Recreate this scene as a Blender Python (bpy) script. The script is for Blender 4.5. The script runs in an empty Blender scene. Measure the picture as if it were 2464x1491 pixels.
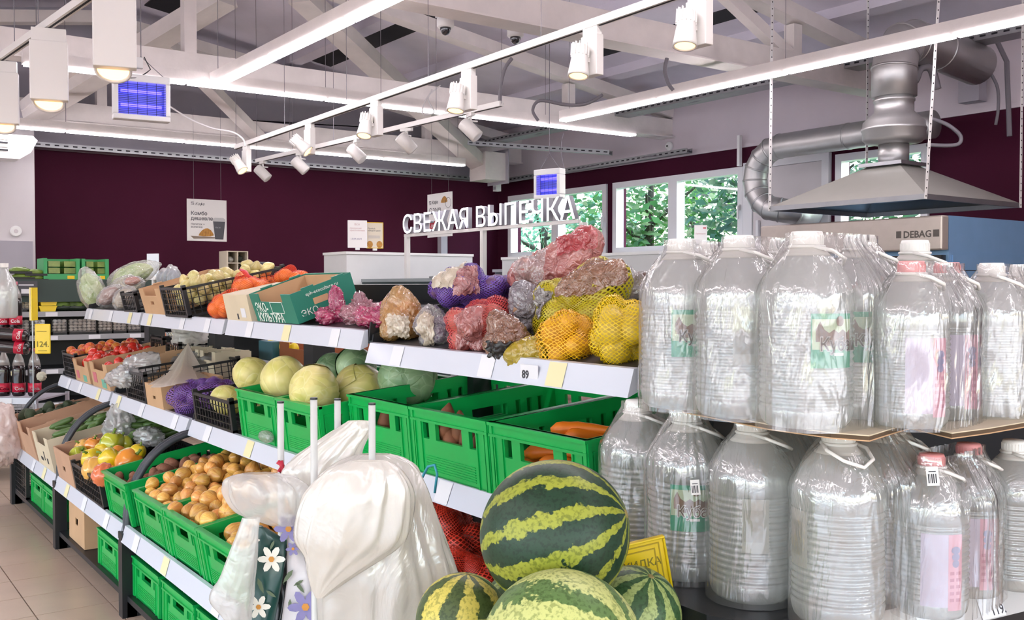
import bpy, math, random
from mathutils import Vector, Matrix, noise
random.seed(7)
R = math.radians
S = bpy.context.scene
# ------------------------------------------------------------------ camera
F = 2365.0
TH, PITCH, CH = R(35.9), R(-1.38), 1.4
cs, sn = math.cos(TH), math.sin(TH)
FW = Vector((sn*math.cos(PITCH), cs*math.cos(PITCH), math.sin(PITCH)))
RT = Vector((cs, -sn, 0))
UP = RT.cross(FW)
CAM = Vector((0, 0, CH))
cd = bpy.data.cameras.new('camera')
cam = bpy.data.objects.new('camera', cd)
S.collection.objects.link(cam)
cam.matrix_world = Matrix.Translation(CAM) @ Matrix((RT, UP, -FW)).transposed().to_4x4()
cd.sensor_width = 36
cd.lens = F/2464*36
cd.clip_start = .05
cd.clip_end = 200
S.camera = cam
# ------------------------------------------------------------------ view, world, sun
S.view_settings.view_transform = 'Standard'
S.view_settings.look = 'None'
S.view_settings.gamma = 1
S.view_settings.use_curve_mapping = False
S.view_settings.exposure = 0.6
S.cycles.use_denoising = True
S.cycles.transparent_max_bounces = 20
S.cycles.max_bounces = 7
S.cycles.diffuse_bounces = 3
S.cycles.adaptive_threshold = .02
S.cycles.glossy_bounces = 3
S.cycles.transmission_bounces = 4
S.cycles.sample_clamp_indirect = 6
S.cycles.caustics_reflective = False
S.cycles.caustics_refractive = False
W = bpy.data.worlds.new('world')
S.world = W
W.use_nodes = True
wn = W.node_tree
bg = wn.nodes['Background']
sky = wn.nodes.new('ShaderNodeTexSky')
sky.sky_type = 'NISHITA'
sky.sun_elevation = R(48)
sky.sun_rotation = R(100)
sky.sun_disc = False
sky.air_density = 1.2
sky.dust_density = 3.0
wn.links.new(sky.outputs[0], bg.inputs[0])
bg.inputs[1].default_value = 1.5
sl = bpy.data.lights.new('sun', 'SUN')
sl.energy = 1.2
sl.angle = R(2)
sl.color = (1, .96, .88)
so = bpy.data.objects.new('sun', sl)
S.collection.objects.link(so)
so.rotation_euler = (R(42), 0, R(-62))
LED = 19.0       # emission strength of the ceiling strip lamps
SPOT = 2.6       # emission strength of the warm track lamps

def ray(px, py):
    return FW + RT*((px-1232)/F) - UP*((py-745.5)/F)
def PX(px, py, X):
    d = ray(px, py); return CAM + d*((X-CAM.x)/d.x)
def PY(px, py, Y):
    d = ray(px, py); return CAM + d*((Y-CAM.y)/d.y)
def PZ(px, py, Z):
    d = ray(px, py); return CAM + d*((Z-CAM.z)/d.z)
def PD(px, py, D):
    return CAM + ray(px, py)*D

# ------------------------------------------------------------------ materials
def lin(c):
    return tuple((x/12.92 if x <= .04045 else ((x+.055)/1.055)**2.4) for x in c)
def hx(s):
    return lin(tuple(int(s[i:i+2], 16)/255 for i in (0, 2, 4)))
MATS = {}
def mat(name, col, rough=.5, metal=0, spec=.5, var=0, vscale=8, bump=0, bscale=40, emit=None, es=0, trans=0, alpha=1, sss=0, coat=0, col2=None):
    if name in MATS: return MATS[name]
    m = bpy.data.materials.new(name); MATS[name] = m
    m.use_nodes = True
    nt = m.node_tree; b = nt.nodes['Principled BSDF']
    c = hx(col) if isinstance(col, str) else col
    b.inputs['Base Color'].default_value = (*c, 1)
    b.inputs['Roughness'].default_value = rough
    b.inputs['Metallic'].default_value = metal
    b.inputs['Specular IOR Level'].default_value = spec
    b.inputs['Coat Weight'].default_value = coat
    b.inputs['Coat Roughness'].default_value = .1
    b.inputs['Transmission Weight'].default_value = trans
    b.inputs['Alpha'].default_value = alpha
    if sss:
        b.inputs['Subsurface Weight'].default_value = sss
        b.inputs['Subsurface Radius'].default_value = (.02, .015, .01)
        b.inputs['Subsurface Scale'].default_value = .5
    if emit is not None:
        b.inputs['Emission Color'].default_value = (*(hx(emit) if isinstance(emit, str) else emit), 1)
        b.inputs['Emission Strength'].default_value = es
    tc = nt.nodes.new('ShaderNodeTexCoord')
    if var or col2:
        n = nt.nodes.new('ShaderNodeTexNoise'); n.inputs['Scale'].default_value = vscale; n.inputs['Detail'].default_value = 5
        oi = nt.nodes.new('ShaderNodeObjectInfo')
        add = nt.nodes.new('ShaderNodeVectorMath'); add.operation = 'ADD'
        nt.links.new(tc.outputs['Object'], add.inputs[0]); nt.links.new(oi.outputs['Random'], add.inputs[1])
        nt.links.new(add.outputs[0], n.inputs['Vector'])
        r = nt.nodes.new('ShaderNodeValToRGB')
        c2 = (hx(col2) if isinstance(col2, str) else col2) if col2 else tuple(max(0, x*(1-var)) for x in c)
        r.color_ramp.elements[0].position = .35; r.color_ramp.elements[1].position = .65
        r.color_ramp.elements[0].color = (*c2, 1); r.color_ramp.elements[1].color = (*c, 1)
        nt.links.new(n.outputs['Fac'], r.inputs[0]); nt.links.new(r.outputs[0], b.inputs['Base Color'])
    if bump:
        n2 = nt.nodes.new('ShaderNodeTexNoise'); n2.inputs['Scale'].default_value = bscale; n2.inputs['Detail'].default_value = 4
        nt.links.new(tc.outputs['Object'], n2.inputs['Vector'])
        bm = nt.nodes.new('ShaderNodeBump'); bm.inputs['Strength'].default_value = bump; bm.inputs['Distance'].default_value = .01
        nt.links.new(n2.outputs['Fac'], bm.inputs['Height']); nt.links.new(bm.outputs[0], b.inputs['Normal'])
    return m

def film(name, col, clear=.5, gloss=.5, rough=.12, bscale=14, bump=.6, stretch=(1, 1, 1), tint=None, transl=.5):
    """thin plastic: part of the light goes straight through, part is scattered, the rest mirrors off the creases"""
    if name in MATS: return MATS[name]
    m = bpy.data.materials.new(name); MATS[name] = m
    m.use_nodes = True; nt = m.node_tree; nt.nodes.clear()
    N = nt.nodes.new; L = nt.links.new
    out = N('ShaderNodeOutputMaterial'); tc = N('ShaderNodeTexCoord')
    mp = N('ShaderNodeMapping'); mp.inputs['Scale'].default_value = stretch
    no = N('ShaderNodeTexNoise'); no.inputs['Scale'].default_value = bscale; no.inputs['Detail'].default_value = 4; no.inputs['Distortion'].default_value = 1.2
    bm = N('ShaderNodeBump'); bm.inputs['Strength'].default_value = bump; bm.inputs['Distance'].default_value = .02
    L(tc.outputs['Object'], mp.inputs['Vector']); L(mp.outputs[0], no.inputs['Vector']); L(no.outputs['Fac'], bm.inputs['Height'])
    tr = N('ShaderNodeBsdfTransparent'); t = hx(tint) if tint else (.96, .97, .97); tr.inputs[0].default_value = (*t, 1)
    c = hx(col)
    df = N('ShaderNodeBsdfDiffuse'); df.inputs[0].default_value = (*c, 1)
    tl = N('ShaderNodeBsdfTranslucent'); tl.inputs[0].default_value = (*c, 1)
    gl = N('ShaderNodeBsdfGlossy'); gl.inputs['Roughness'].default_value = rough
    for s_ in (df, tl, gl): L(bm.outputs[0], s_.inputs['Normal'])
    m1 = N('ShaderNodeMixShader'); m1.inputs[0].default_value = transl; L(df.outputs[0], m1.inputs[1]); L(tl.outputs[0], m1.inputs[2])
    m2 = N('ShaderNodeMixShader'); m2.inputs[0].default_value = clear; L(m1.outputs[0], m2.inputs[1]); L(tr.outputs[0], m2.inputs[2])
    fr = N('ShaderNodeLayerWeight'); fr.inputs[0].default_value = .5; L(bm.outputs[0], fr.inputs['Normal'])
    pw = N('ShaderNodeMath'); pw.operation = 'POWER'; pw.inputs[1].default_value = 4; L(fr.outputs['Facing'], pw.inputs[0])
    mu = N('ShaderNodeMath'); mu.operation = 'MULTIPLY_ADD'; mu.inputs[1].default_value = gloss*.6; mu.inputs[2].default_value = gloss*.15; mu.use_clamp = True; L(pw.outputs[0], mu.inputs[0])
    m3 = N('ShaderNodeMixShader'); L(mu.outputs[0], m3.inputs[0]); L(m2.outputs[0], m3.inputs[1]); L(gl.outputs[0], m3.inputs[2])
    L(m3.outputs[0], out.inputs[0])
    return m

def netmat(name, col, du=60, dv=60, wid=.32, rough=.4, base=.0):
    """knitted net: strands along two diagonals of the surface's own UV, open between them"""
    if name in MATS: return MATS[name]
    m = bpy.data.materials.new(name); MATS[name] = m
    m.use_nodes = True; nt = m.node_tree; nt.nodes.clear()
    N = nt.nodes.new; L = nt.links.new
    out = N('ShaderNodeOutputMaterial'); uv = N('ShaderNodeTexCoord'); sp = N('ShaderNodeSeparateXYZ'); L(uv.outputs['UV'], sp.inputs[0])
    def mth(op, a, b=None):
        n = N('ShaderNodeMath'); n.operation = op
        for i, v in enumerate((a, b)):
            if v is None: continue
            if isinstance(v, (int, float)): n.inputs[i].default_value = v
            else: L(v, n.inputs[i])
        return n.outputs[0]
    u = mth('MULTIPLY', sp.outputs[0], du); v = mth('MULTIPLY', sp.outputs[1], dv)
    d1 = mth('ABSOLUTE', mth('SUBTRACT', mth('FRACT', mth('ADD', u, v)), .5))
    d2 = mth('ABSOLUTE', mth('SUBTRACT', mth('FRACT', mth('SUBTRACT', u, v)), .5))
    a = mth('LESS_THAN', mth('MINIMUM', d1, d2), wid/2)
    a = mth('MAXIMUM', a, base)
    pr = N('ShaderNodeBsdfPrincipled'); pr.inputs['Base Color'].default_value = (*hx(col), 1); pr.inputs['Roughness'].default_value = rough
    tr = N('ShaderNodeBsdfTransparent'); mx = N('ShaderNodeMixShader')
    L(a, mx.inputs[0]); L(tr.outputs[0], mx.inputs[1]); L(pr.outputs[0], mx.inputs[2]); L(mx.outputs[0], out.inputs[0])
    return m

# ------------------------------------------------------------------ mesh building
class MB:
    def __init__(s): s.v = []; s.f = []; s.uv = []
    def add(s, vs, fs, M=None, uvs=None):
        o = len(s.v)
        for p in vs:
            s.v.append((M @ Vector(p)) if M else Vector(p))
        for i, f in enumerate(fs):
            s.f.append([o+k for k in f]); s.uv.append(uvs[i] if uvs else None)
        return s
    def box(s, x0, y0, z0, x1, y1, z1, M=None):
        vs = [(x0,y0,z0),(x1,y0,z0),(x1,y1,z0),(x0,y1,z0),(x0,y0,z1),(x1,y0,z1),(x1,y1,z1),(x0,y1,z1)]
        fs = [(0,3,2,1),(4,5,6,7),(0,1,5,4),(1,2,6,5),(2,3,7,6),(3,0,4,7)]
        return s.add(vs, fs, M)
    def cbox(s, c, d, M=None):
        return s.box(c[0]-d[0]/2, c[1]-d[1]/2, c[2]-d[2]/2, c[0]+d[0]/2, c[1]+d[1]/2, c[2]+d[2]/2, M)
    def bar(s, a, b, w, h, up=(0,0,1)):
        a = Vector(a); b = Vector(b); z = (b-a); l = z.length; z.normalize()
        u = Vector(up)
        if abs(z.dot(u)) > .98: u = Vector((0,1,0))
        x = u.cross(z).normalized(); y = z.cross(x)
        M = Matrix.Translation(a) @ Matrix((x, y, z)).transposed().to_4x4()
        return s.box(-w/2, -h/2, 0, w/2, h/2, l, M)
    def tube(s, pts, r, n=10, cap=True, closed=False):
        pts = [Vector(p) for p in pts]; k = len(pts)
        rr = r if isinstance(r, (list, tuple)) else [r]*k
        o = len(s.v); prev = None
        for i, p in enumerate(pts):
            if closed: t = pts[(i+1) % k]-pts[i-1]
            else: t = pts[min(i+1, k-1)]-pts[max(i-1, 0)]
            t.normalize()
            if prev is None:
                u = Vector((0,0,1)) if abs(t.z) < .9 else Vector((1,0,0))
                x = u.cross(t).normalized()
            else:
                x = (prev-t*prev.dot(t)).normalized()
            y = t.cross(x); prev = x
            for j in range(n):
                a = 2*math.pi*j/n
                s.v.append(p+(x*math.cos(a)+y*math.sin(a))*rr[i])
        for i in range(k if closed else k-1):
            for j in range(n):
                a = o+i*n+j; b = o+i*n+(j+1) % n; i2 = (i+1) % k
                s.f.append([a, b, o+i2*n+(j+1) % n, o+i2*n+j]); s.uv.append(None)
        if cap and not closed:
            s.f.append([o+j for j in reversed(range(n))]); s.f.append([o+(k-1)*n+j for j in range(n)]); s.uv += [None, None]
        return s
    def lathe(s, prof, n=24, M=None, sq=0, uv=False):
        """prof: (r, z) pairs bottom to top; sq rounds the section towards a square"""
        o = len(s.v); k = len(prof)
        for r, z in prof:
            for j in range(n):
                a = 2*math.pi*j/n
                q = 1
                if sq: q = 1/(abs(math.cos(a))**(2+sq)+abs(math.sin(a))**(2+sq))**(1/(2+sq))
                p = Vector((r*q*math.cos(a), r*q*math.sin(a), z))
                s.v.append(M @ p if M else p)
        for i in range(k-1):
            for j in range(n):
                s.f.append([o+i*n+j, o+i*n+(j+1) % n, o+(i+1)*n+(j+1) % n, o+(i+1)*n+j])
                s.uv.append([(j/n, i/(k-1)), ((j+1)/n, i/(k-1)), ((j+1)/n, (i+1)/(k-1)), (j/n, (i+1)/(k-1))] if uv else None)
        s.f.append([o+j for j in reversed(range(n))]); s.f.append([o+(k-1)*n+j for j in range(n)]); s.uv += [None, None]
        return s
    def prism(s, poly, y0, y1, M=None, axis='y'):
        """polygon in x,z pushed along y"""
        n = len(poly)
        vs = [(p[0], y0, p[1]) for p in poly]+[(p[0], y1, p[1]) for p in poly]
        fs = [list(range(n)), list(reversed(range(n, 2*n)))]+[[i, i+n, (i+1) % n+n, (i+1) % n] for i in range(n)]
        return s.add(vs, fs, M)
    def blob(s, c, rad, fn=None, nu=16, nv=10, M=None):
        """uv sphere, radius changed by fn(unit direction)"""
        vs = []; fs = []; uvs = []
        for i in range(nv+1):
            t = math.pi*i/nv
            for j in range(nu):
                p = 2*math.pi*j/nu
                d = Vector((math.sin(t)*math.cos(p), math.sin(t)*math.sin(p), math.cos(t)))
                q = fn(d) if fn else 1
                vs.append((c[0]+d.x*rad[0]*q, c[1]+d.y*rad[1]*q, c[2]+d.z*rad[2]*q))
        for i in range(nv):
            for j in range(nu):
                j2 = (j+1) % nu
                fs.append([i*nu+j, (i+1)*nu+j, (i+1)*nu+j2, i*nu+j2])
                uvs.append([(j/nu, i/nv), (j/nu, (i+1)/nv), ((j+1)/nu, (i+1)/nv), ((j+1)/nu, i/nv)])
        return s.add(vs, fs, M, uvs)
    def grid(s, fn, nu, nv):
        vs = [fn(i/nu, j/nv) for j in range(nv+1) for i in range(nu+1)]
        fs = []; uvs = []
        for j in range(nv):
            for i in range(nu):
                a = j*(nu+1)+i
                fs.append([a, a+1, a+nu+2, a+nu+1])
                uvs.append([(i/nu, j/nv), ((i+1)/nu, j/nv), ((i+1)/nu, (j+1)/nv), (i/nu, (j+1)/nv)])
        return s.add(vs, fs, None, uvs)
    def holed(s, w, h, t, holes, M=None):
        """upright panel x 0..w, z 0..h, y 0..t with rectangular openings (x0,z0,x1,z1)"""
        xs = sorted({0, w}|{a for q in holes for a in (q[0], q[2]) if 0 < a < w})
        zs = sorted({0, h}|{a for q in holes for a in (q[1], q[3]) if 0 < a < h})
        for j in range(len(zs)-1):
            run = None
            for i in range(len(xs)-1):
                cx = (xs[i]+xs[i+1])/2; cz = (zs[j]+zs[j+1])/2
                solid = not any(q[0] < cx < q[2] and q[1] < cz < q[3] for q in holes)
                if solid and run is None: run = xs[i]
                if not solid and run is not None:
                    s.box(run, 0, zs[j], xs[i], t, zs[j+1], M); run = None
            if run is not None: s.box(run, 0, zs[j], w, t, zs[j+1], M)
        return s
    def mesh(s, name, m, smooth=False):
        me = bpy.data.meshes.new(name)
        me.from_pydata([tuple(v) for v in s.v], [], s.f)
        if any(u is not None for u in s.uv):
            L = me.uv_layers.new(name='uv'); k = 0
            for f, u in zip(s.f, s.uv):
                for q in range(len(f)):
                    L.data[k].uv = u[q] if u else (0, 0); k += 1
        if m: me.materials.append(m)
        if smooth:
            for p in me.polygons: p.use_smooth = True
        me.update()
        return me

COL = S.collection
def tag(o, label=None, cat=None, group=None, kind=None):
    if label: o['label'] = label
    if cat: o['category'] = cat
    if group: o['group'] = group
    if kind: o['kind'] = kind
    return o
def obj(name, mb, m, parent=None, smooth=False, loc=None, rot=None, label=None, cat=None, group=None, kind=None):
    me = mb.mesh(name, m, smooth) if isinstance(mb, MB) else mb
    o = bpy.data.objects.new(name, me); COL.objects.link(o)
    if parent: o.parent = parent
    if loc is not None: o.location = loc
    if rot is not None: o.rotation_euler = rot
    return tag(o, label, cat, group, kind)
def thing(name, label, cat, loc=(0,0,0), rot=(0,0,0), group=None):
    o = bpy.data.objects.new(name, None); COL.objects.link(o)
    o.empty_display_size = .05
    o.location = loc; o.rotation_euler = rot
    return tag(o, label, cat, group)
KIDS = {}
def dup(root, loc=None, rot=None, label=None, group=None, scale=None):
    kids = [o for o in S.objects if o.parent == root] if root.name not in KIDS else KIDS[root.name]
    KIDS[root.name] = kids
    r = root.copy(); COL.objects.link(r)
    if loc is not None: r.location = loc
    if rot is not None: r.rotation_euler = rot
    if scale is not None: r.scale = scale
    if label: r['label'] = label
    if group: r['group'] = group
    for ch in kids:
        c = ch.copy(); COL.objects.link(c); c.parent = r
        if ch.name not in KIDS: KIDS[ch.name] = [g for g in S.objects if g.parent == ch]
        for g in KIDS[ch.name]:
            d = g.copy(); COL.objects.link(d); d.parent = c
    return r
def bevel(o, w=.004, seg=2, ang=35):
    b = o.modifiers.new('bevel', 'BEVEL'); b.width = w; b.segments = seg; b.limit_method = 'ANGLE'; b.angle_limit = R(ang)
    return o
def fnz(p, sc=1, seed=0):
    return noise.noise(Vector(p)*sc+Vector((seed*7.3, seed*3.1, seed*1.7)))
TXT = {}
def text(s, size, m, parent=None, name='lettering', loc=(0,0,0), rot=(0,0,0), ext=.0005, align='LEFT', sx=1, shear=0, bold=0):
    c = bpy.data.curves.new('t', 'FONT'); c.body = s; c.size = size; c.extrude = ext; c.align_x = align; c.shear = shear; c.offset = bold; c.resolution_u = 2
    o = bpy.data.objects.new('t', c); COL.objects.link(o)
    dg = bpy.context.evaluated_depsgraph_get()
    me = bpy.data.meshes.new_from_object(o.evaluated_get(dg)); me.materials.clear(); me.materials.append(m)
    bpy.data.objects.remove(o); bpy.data.curves.remove(c)
    q = bpy.data.objects.new(name, me); COL.objects.link(q); q.parent = parent; q.location = loc; q.rotation_euler = rot; q.scale = (sx, 1, 1)
    return q
def struct(name, mb, m, parent=None, smooth=False, **k):
    return obj(name, mb, m, parent, smooth, kind=None if parent else 'structure', **k)
FM = (R(90), 0, 0)          # text standing up, read from -Y
FX = (R(90), 0, R(-90))     # text standing up, read from -X (runs towards -Y)
# ------------------------------------------------------------------ materials used in many places
white_paint = mat('white_paint', 'd9d3d6', .55, var=.06, vscale=3)
beam_paint = mat('beam_paint', 'eae2de', .5, var=.10, vscale=5, bump=.15, bscale=25)
roof_paint = mat('roof_paint', 'e2dce8', .8, spec=.2, var=.10, vscale=2)
upper_paint = mat('upper_paint', 'd8ced5', .8, spec=.2, var=.05, vscale=2)
grey_paint = mat('grey_paint', 'aaa6b0', .6, var=.06, vscale=3)
maroon = mat('maroon', '421229', .8, spec=.15, var=.18, vscale=1.2)
tile_m = mat('tile', 'd0b8a2', .28, var=.07, vscale=6)
grout = mat('grout', '5f564f', .8)
dark_metal = mat('dark_metal', '23262b', .42, var=.25, vscale=6)
dark_gap = mat('dark_gap', '1d1c22', .8)
galv = mat('galvanised', 'a9abae', .38, .85, var=.12, vscale=7)
alu = mat('aluminium', 'b9bbbf', .28, .9, var=.08, vscale=9)
duct_m = mat('duct', 'b8b7b6', .42, .8, var=.08, vscale=5)
white_pl = mat('white_plastic', 'efefef', .35)
white_met = mat('white_metal', 'e4e2e0', .3)
black_pl = mat('black_plastic', '1a1b1e', .38)
rail_pl = mat('price_rail', 'd0d4e0', .3, coat=.3)
led = mat('led_diffuser', 'ffffff', .5, emit='fff6fb', es=LED)
lamp_on = mat('lamp_glow', 'ffe0a8', .5, emit='ffc478', es=SPOT)
ink = mat('dark_ink', '3a3a40', .6)
cable_m = mat('cable', '77737a', .6)
cable_w = mat('white_cable', 'd6d2d2', .5)
grey_card = mat('back_panel', '2e3b3e', .5)
paper = mat('paper', 'f0eeec', .6)
# ------------------------------------------------------------------ floor, one tile after another
fl = struct('floor', MB().box(-8, -6, -.1, 9, 12, -.012), grout)
tmesh = MB().box(.0025, .0025, -.012, .2975, .2975, 0).mesh('tile', tile_m)
tx0 = 1.09-.3*8
for i in range(14):
    for j in range(17):
        o = bpy.data.objects.new('tile', tmesh); COL.objects.link(o); o.parent = fl
        o.location = (tx0+.3*i, 3.05+.3*j, 0)
rest = MB()
for i in range(-23, 27):
    for j in range(-29, 30):
        if -8 < i < 27 and False: pass
        x, y = tx0+.3*i, 3.05+.3*j
        if 0 <= i < 14 and 0 <= j < 17: continue
        if -8 < x < 8.7 and -6 < y < 11.7:
            rest.box(x+.0025, y+.0025, -.012, x+.2975, y+.2975, 0)
obj('far_tiling', rest, tile_m, fl, kind='stuff')
# ------------------------------------------------------------------ walls
XR, YB, ZM = 8.08, 11.5, 2.88
RX, RZ = 2.6, 4.45           # ridge of the roof
def roof_z(x): return RZ-abs(x-RX)*.155
struct('wall_back', MB().box(1.9, YB, 0, XR+.2, YB+.15, ZM), maroon)
up = MB().prism([(-8, ZM), (XR+.2, ZM), (XR+.2, roof_z(XR+.2)), (RX, RZ), (-8, roof_z(-8))], YB, YB+.15)
struct('wall_back_upper', up, grey_paint)
struct('wall_back_left', MB().box(-8, YB, 0, 1.9, YB+.15, ZM), upper_paint)
# right wall with window openings
wr = MB()
W0, W1 = 1.8, 2.66
openings = [(9.15, 11.22), (6.98, 9.03), (4.88, 5.84)]
wr.box(XR, -6, 0, XR+.2, YB, W0)
wr.box(XR, -6, W1, XR+.2, YB, ZM)
ys = [-6]+[q for o_ in sorted(openings) for q in o_]+[YB]
for k in range(0, len(ys), 2): wr.box(XR, ys[k], W0, XR+.2, ys[k+1], W1)
struct('wall_right', wr, maroon)
struct('wall_right_upper', MB().box(XR, -6, ZM, XR+.2, YB, roof_z(XR)+.1), upper_paint)
struct('trim_1', MB().box(XR-.02, -6, ZM-.02, XR, YB, ZM+.02), upper_paint)
# left and rear walls: shop front glazing, open to the daylight
sf = MB()
for y0, y1 in ((-6, -5.6), (-2.8, -2.5), (.4, .7), (3.6, 3.9), (6.8, 7.1), (10.0, YB)): sf.box(-8, y0, 0, -7.8, y1, 3.0)
sf.box(-8, -6, 2.7, -7.8, YB, 3.0); sf.box(-8, -6, 0, -7.8, YB, .35)
struct('wall_left', sf, upper_paint)
rw = MB()
for x0, x1 in ((-8, -7.6), (-4.6, -4.3), (-1, -.7), (2.6, 2.9), (5.6, 8.2)): rw.box(x0, -6.2, 0, x1, -6, 3.0)
rw.box(-8, -6.2, 2.7, 8.2, -6, 4.6); rw.box(-8, -6.2, 0, 8.2, -6, .35)
struct('wall_front', rw, upper_paint)
rf = MB()
rf.prism([(-8.1, roof_z(-8.1)), (RX, RZ), (XR+.3, roof_z(XR+.3)), (XR+.3, roof_z(XR+.3)+.12), (RX, RZ+.12), (-8.1, roof_z(-8.1)+.12)], -6.2, YB+.2)
ceil = struct('ceiling', rf, roof_paint)
# sheet seams and dark slots of the roof lining
sl_ = (-.155)
def on_roof(x0, x1, y0, y1, t, mb):
    a, b = roof_z(x0), roof_z(x1)
    vs = [(x0,y0,a-t),(x1,y0,b-t),(x1,y1,b-t),(x0,y1,a-t),(x0,y0,a),(x1,y0,b),(x1,y1,b),(x0,y1,a)]
    mb.add(vs, [(0,3,2,1),(4,5,6,7),(0,1,5,4),(1,2,6,5),(2,3,7,6),(3,0,4,7)])
for (x0, x1, y0, y1) in ((3.0, 3.35, 8.4, 10.8), (4.35, 4.6, 5.5, 7.9), (4.9, 5.2, 8.3, 10.9), (6.6, 6.8, 5.5, 7.9)):
    g = MB(); on_roof(x0, x1, y0, y1, .012, g); struct('roof_slot', g, dark_gap, ceil)
for x in (-4, -1.5, .6, 3.4, 4.7, 5.9, 7.1):
    g = MB(); on_roof(x, x+.14, -6, YB, .09, g); struct('purlin', g, roof_paint, ceil)
# column and low grey panel at the left end of the back wall
c0 = PY(30, 500, 11.2); c1 = PY(75, 500, 11.2)
struct('wall_column', MB().box(1.25, 11.0, 0, c1.x, 11.5, 3.1), white_paint)
struct('wall_column_panel', MB().box(1.33, 10.97, 0, c1.x-.03, 11.0, PY(50, 580, 11).z), grey_paint)
t = thing('round_dial', 'round white disc fixed to the white column at left', 'fitting', PY(38, 556, 10.995), (R(90), 0, 0))
obj('disc', MB().lathe([(.055, 0), (.055, .012), (.048, .018)], 24), white_pl, t); obj('centre', MB().lathe([(.02, .018), (.018, .024)], 16), white_paint, t)
# ------------------------------------------------------------------ trusses
for Yt in (5.2, 8.1, 11.0):
    t = thing('roof_truss', {5.2: 'nearest pale painted roof truss crossing above the spotlights', 8.1: 'middle pale roof truss above the blue insect killer lamp', 11.0: 'farthest pale roof truss just before the maroon back wall'}[Yt], 'roof truss', (2.5, Yt, 3.1))
    def P(x, z): return (x-2.5, 0, z-3.1)
    obj('bottom_chord', MB().box(-10.4, -.06, 0, XR-2.5, .06, .2), beam_paint, t)
    obj('chord_flange', MB().box(-10.4, -.1, -.012, XR-2.5, .1, .0), beam_paint, t)
    for a, b in (((-7.8, roof_z(-7.8)-.22), (RX, RZ-.22)), ((RX, RZ-.22), (XR, roof_z(XR)-.22))):
        obj('rafter', MB().bar(P(*a), P(*b), .12, .16, (0, 1, 0)), beam_paint, t)
    for xp in (-3.5, .2, 2.6, 6.6):
        obj('post', MB().box(xp-2.5-.05, -.05, .2, xp-2.5+.05, .05, roof_z(xp)-.3-3.1), beam_paint, t)
    if Yt == 5.2:
        obj('web_member', MB().bar(P(5.0, 4.0), P(6.6, 3.25), .09, .09, (0, 1, 0)), beam_paint, t)
# raking braces between the trusses (each located on two sightlines with its own depth)
def brace(a, ya, b, yb, w, h, lab):
    A, B = PY(*a, ya), PY(*b, yb)
    t = thing('roof_brace', lab, 'roof brace', A)
    obj('brace_beam', MB().bar((0, 0, 0), B-A, w, h), beam_paint, t)
    dirv = (B-A).normalized()
    obj('end_plate', MB().bar(-dirv*.02, dirv*.015, w*1.7, h*1.7), grey_paint, t)
brace((75, 275), 10.9, (545, -8), 8.6, .24, .14, 'long thick pale brace rising from lower left to the ridge')
brace((50, 268), 10.95, (262, 92), 9.6, .12, .10, 'thin brace running just behind the thick left brace')
brace((1165, 405), 10.9, (722, -12), 8.6, .24, .14, 'long thick pale brace falling to the corner bracket at right')
brace((628, 335), 10.9, (395, 100), 9.6, .13, .10, 'slim brace falling right behind the insect killer lamp')
# bracket box in the corner where the brace lands
t = thing('corner_bracket', 'pale steel bracket box where the long brace meets the corner', 'bracket', PY(1180, 405, 10.7))
obj('box_body', MB().box(-.16, -.12, -.16, .16, .25, .2), beam_paint, t); obj('side_plate', MB().box(.16, -.18, -.2, .175, .3, .25), grey_paint, t)
# horizontal boards and perforated trays under the roof edge
struct('trim_2', MB().box(1.25, 11.38, ZM-.02, XR, 11.5, ZM+.08), grey_paint)
def tray(a, b, lab, w=.12, h=.05):
    A, B = Vector(a), Vector(b); d = B-A; L_ = d.length; dn = d.normalized()
    t = thing('cable_tray', lab, 'cable tray', A)
    side = Vector((0, 0, 1)).cross(dn).normalized()
    obj('tray_base', MB().bar((0, 0, 0), d, w, .004), galv, t)
    for s_ in (-1, 1):
        o = side*(s_*w/2)
        obj('tray_side', MB().bar(o+Vector((0, 0, h/2)), d+o+Vector((0, 0, h/2)), .004, h), galv, t)
        hl = MB()
        n = int(L_/.09)
        for i in range(n):
            p = o+dn*(i+.25)*L_/n+Vector((0, 0, h/2))+side*(s_*.0025); hl.bar(p, p+dn*L_/n*.5, .002, .014)
        obj('slots', hl, dark_gap, t, kind='stuff')
    cb = MB()
    for k in range(3):
        pts = [dn*(L_*i/12)+side*(.03*(k-1)+.012*math.sin(i*1.7+k))+Vector((0, 0, .015+.012*math.sin(i*2.1+k))) for i in range(13)]
        cb.tube(pts, .009, 6)
    obj('cables', cb, cable_m, t, kind='stuff')
tray((1.9, 11.32, ZM-.02), (7.95, 11.32, ZM-.02), 'perforated cable tray running along the top of the maroon back wall')
tray((7.3, 11.2, 3.25), (7.3, 1.0, 3.25), 'perforated cable tray with loose cables along the right roof edge', .2)
a_ = PY(1130, 345, 10.2); b_ = PX(1470, 362, 7.6)
tray((a_.x, a_.y, a_.z-.02), (b_.x, b_.y, b_.z-.05), 'thin cable tray crossing to the right wall above the far windows', .1)
tray((7.9, 11.2, 2.83), (7.9, 7.6, 2.86), 'short cable tray above the leftmost window on the right wall', .08)
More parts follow.
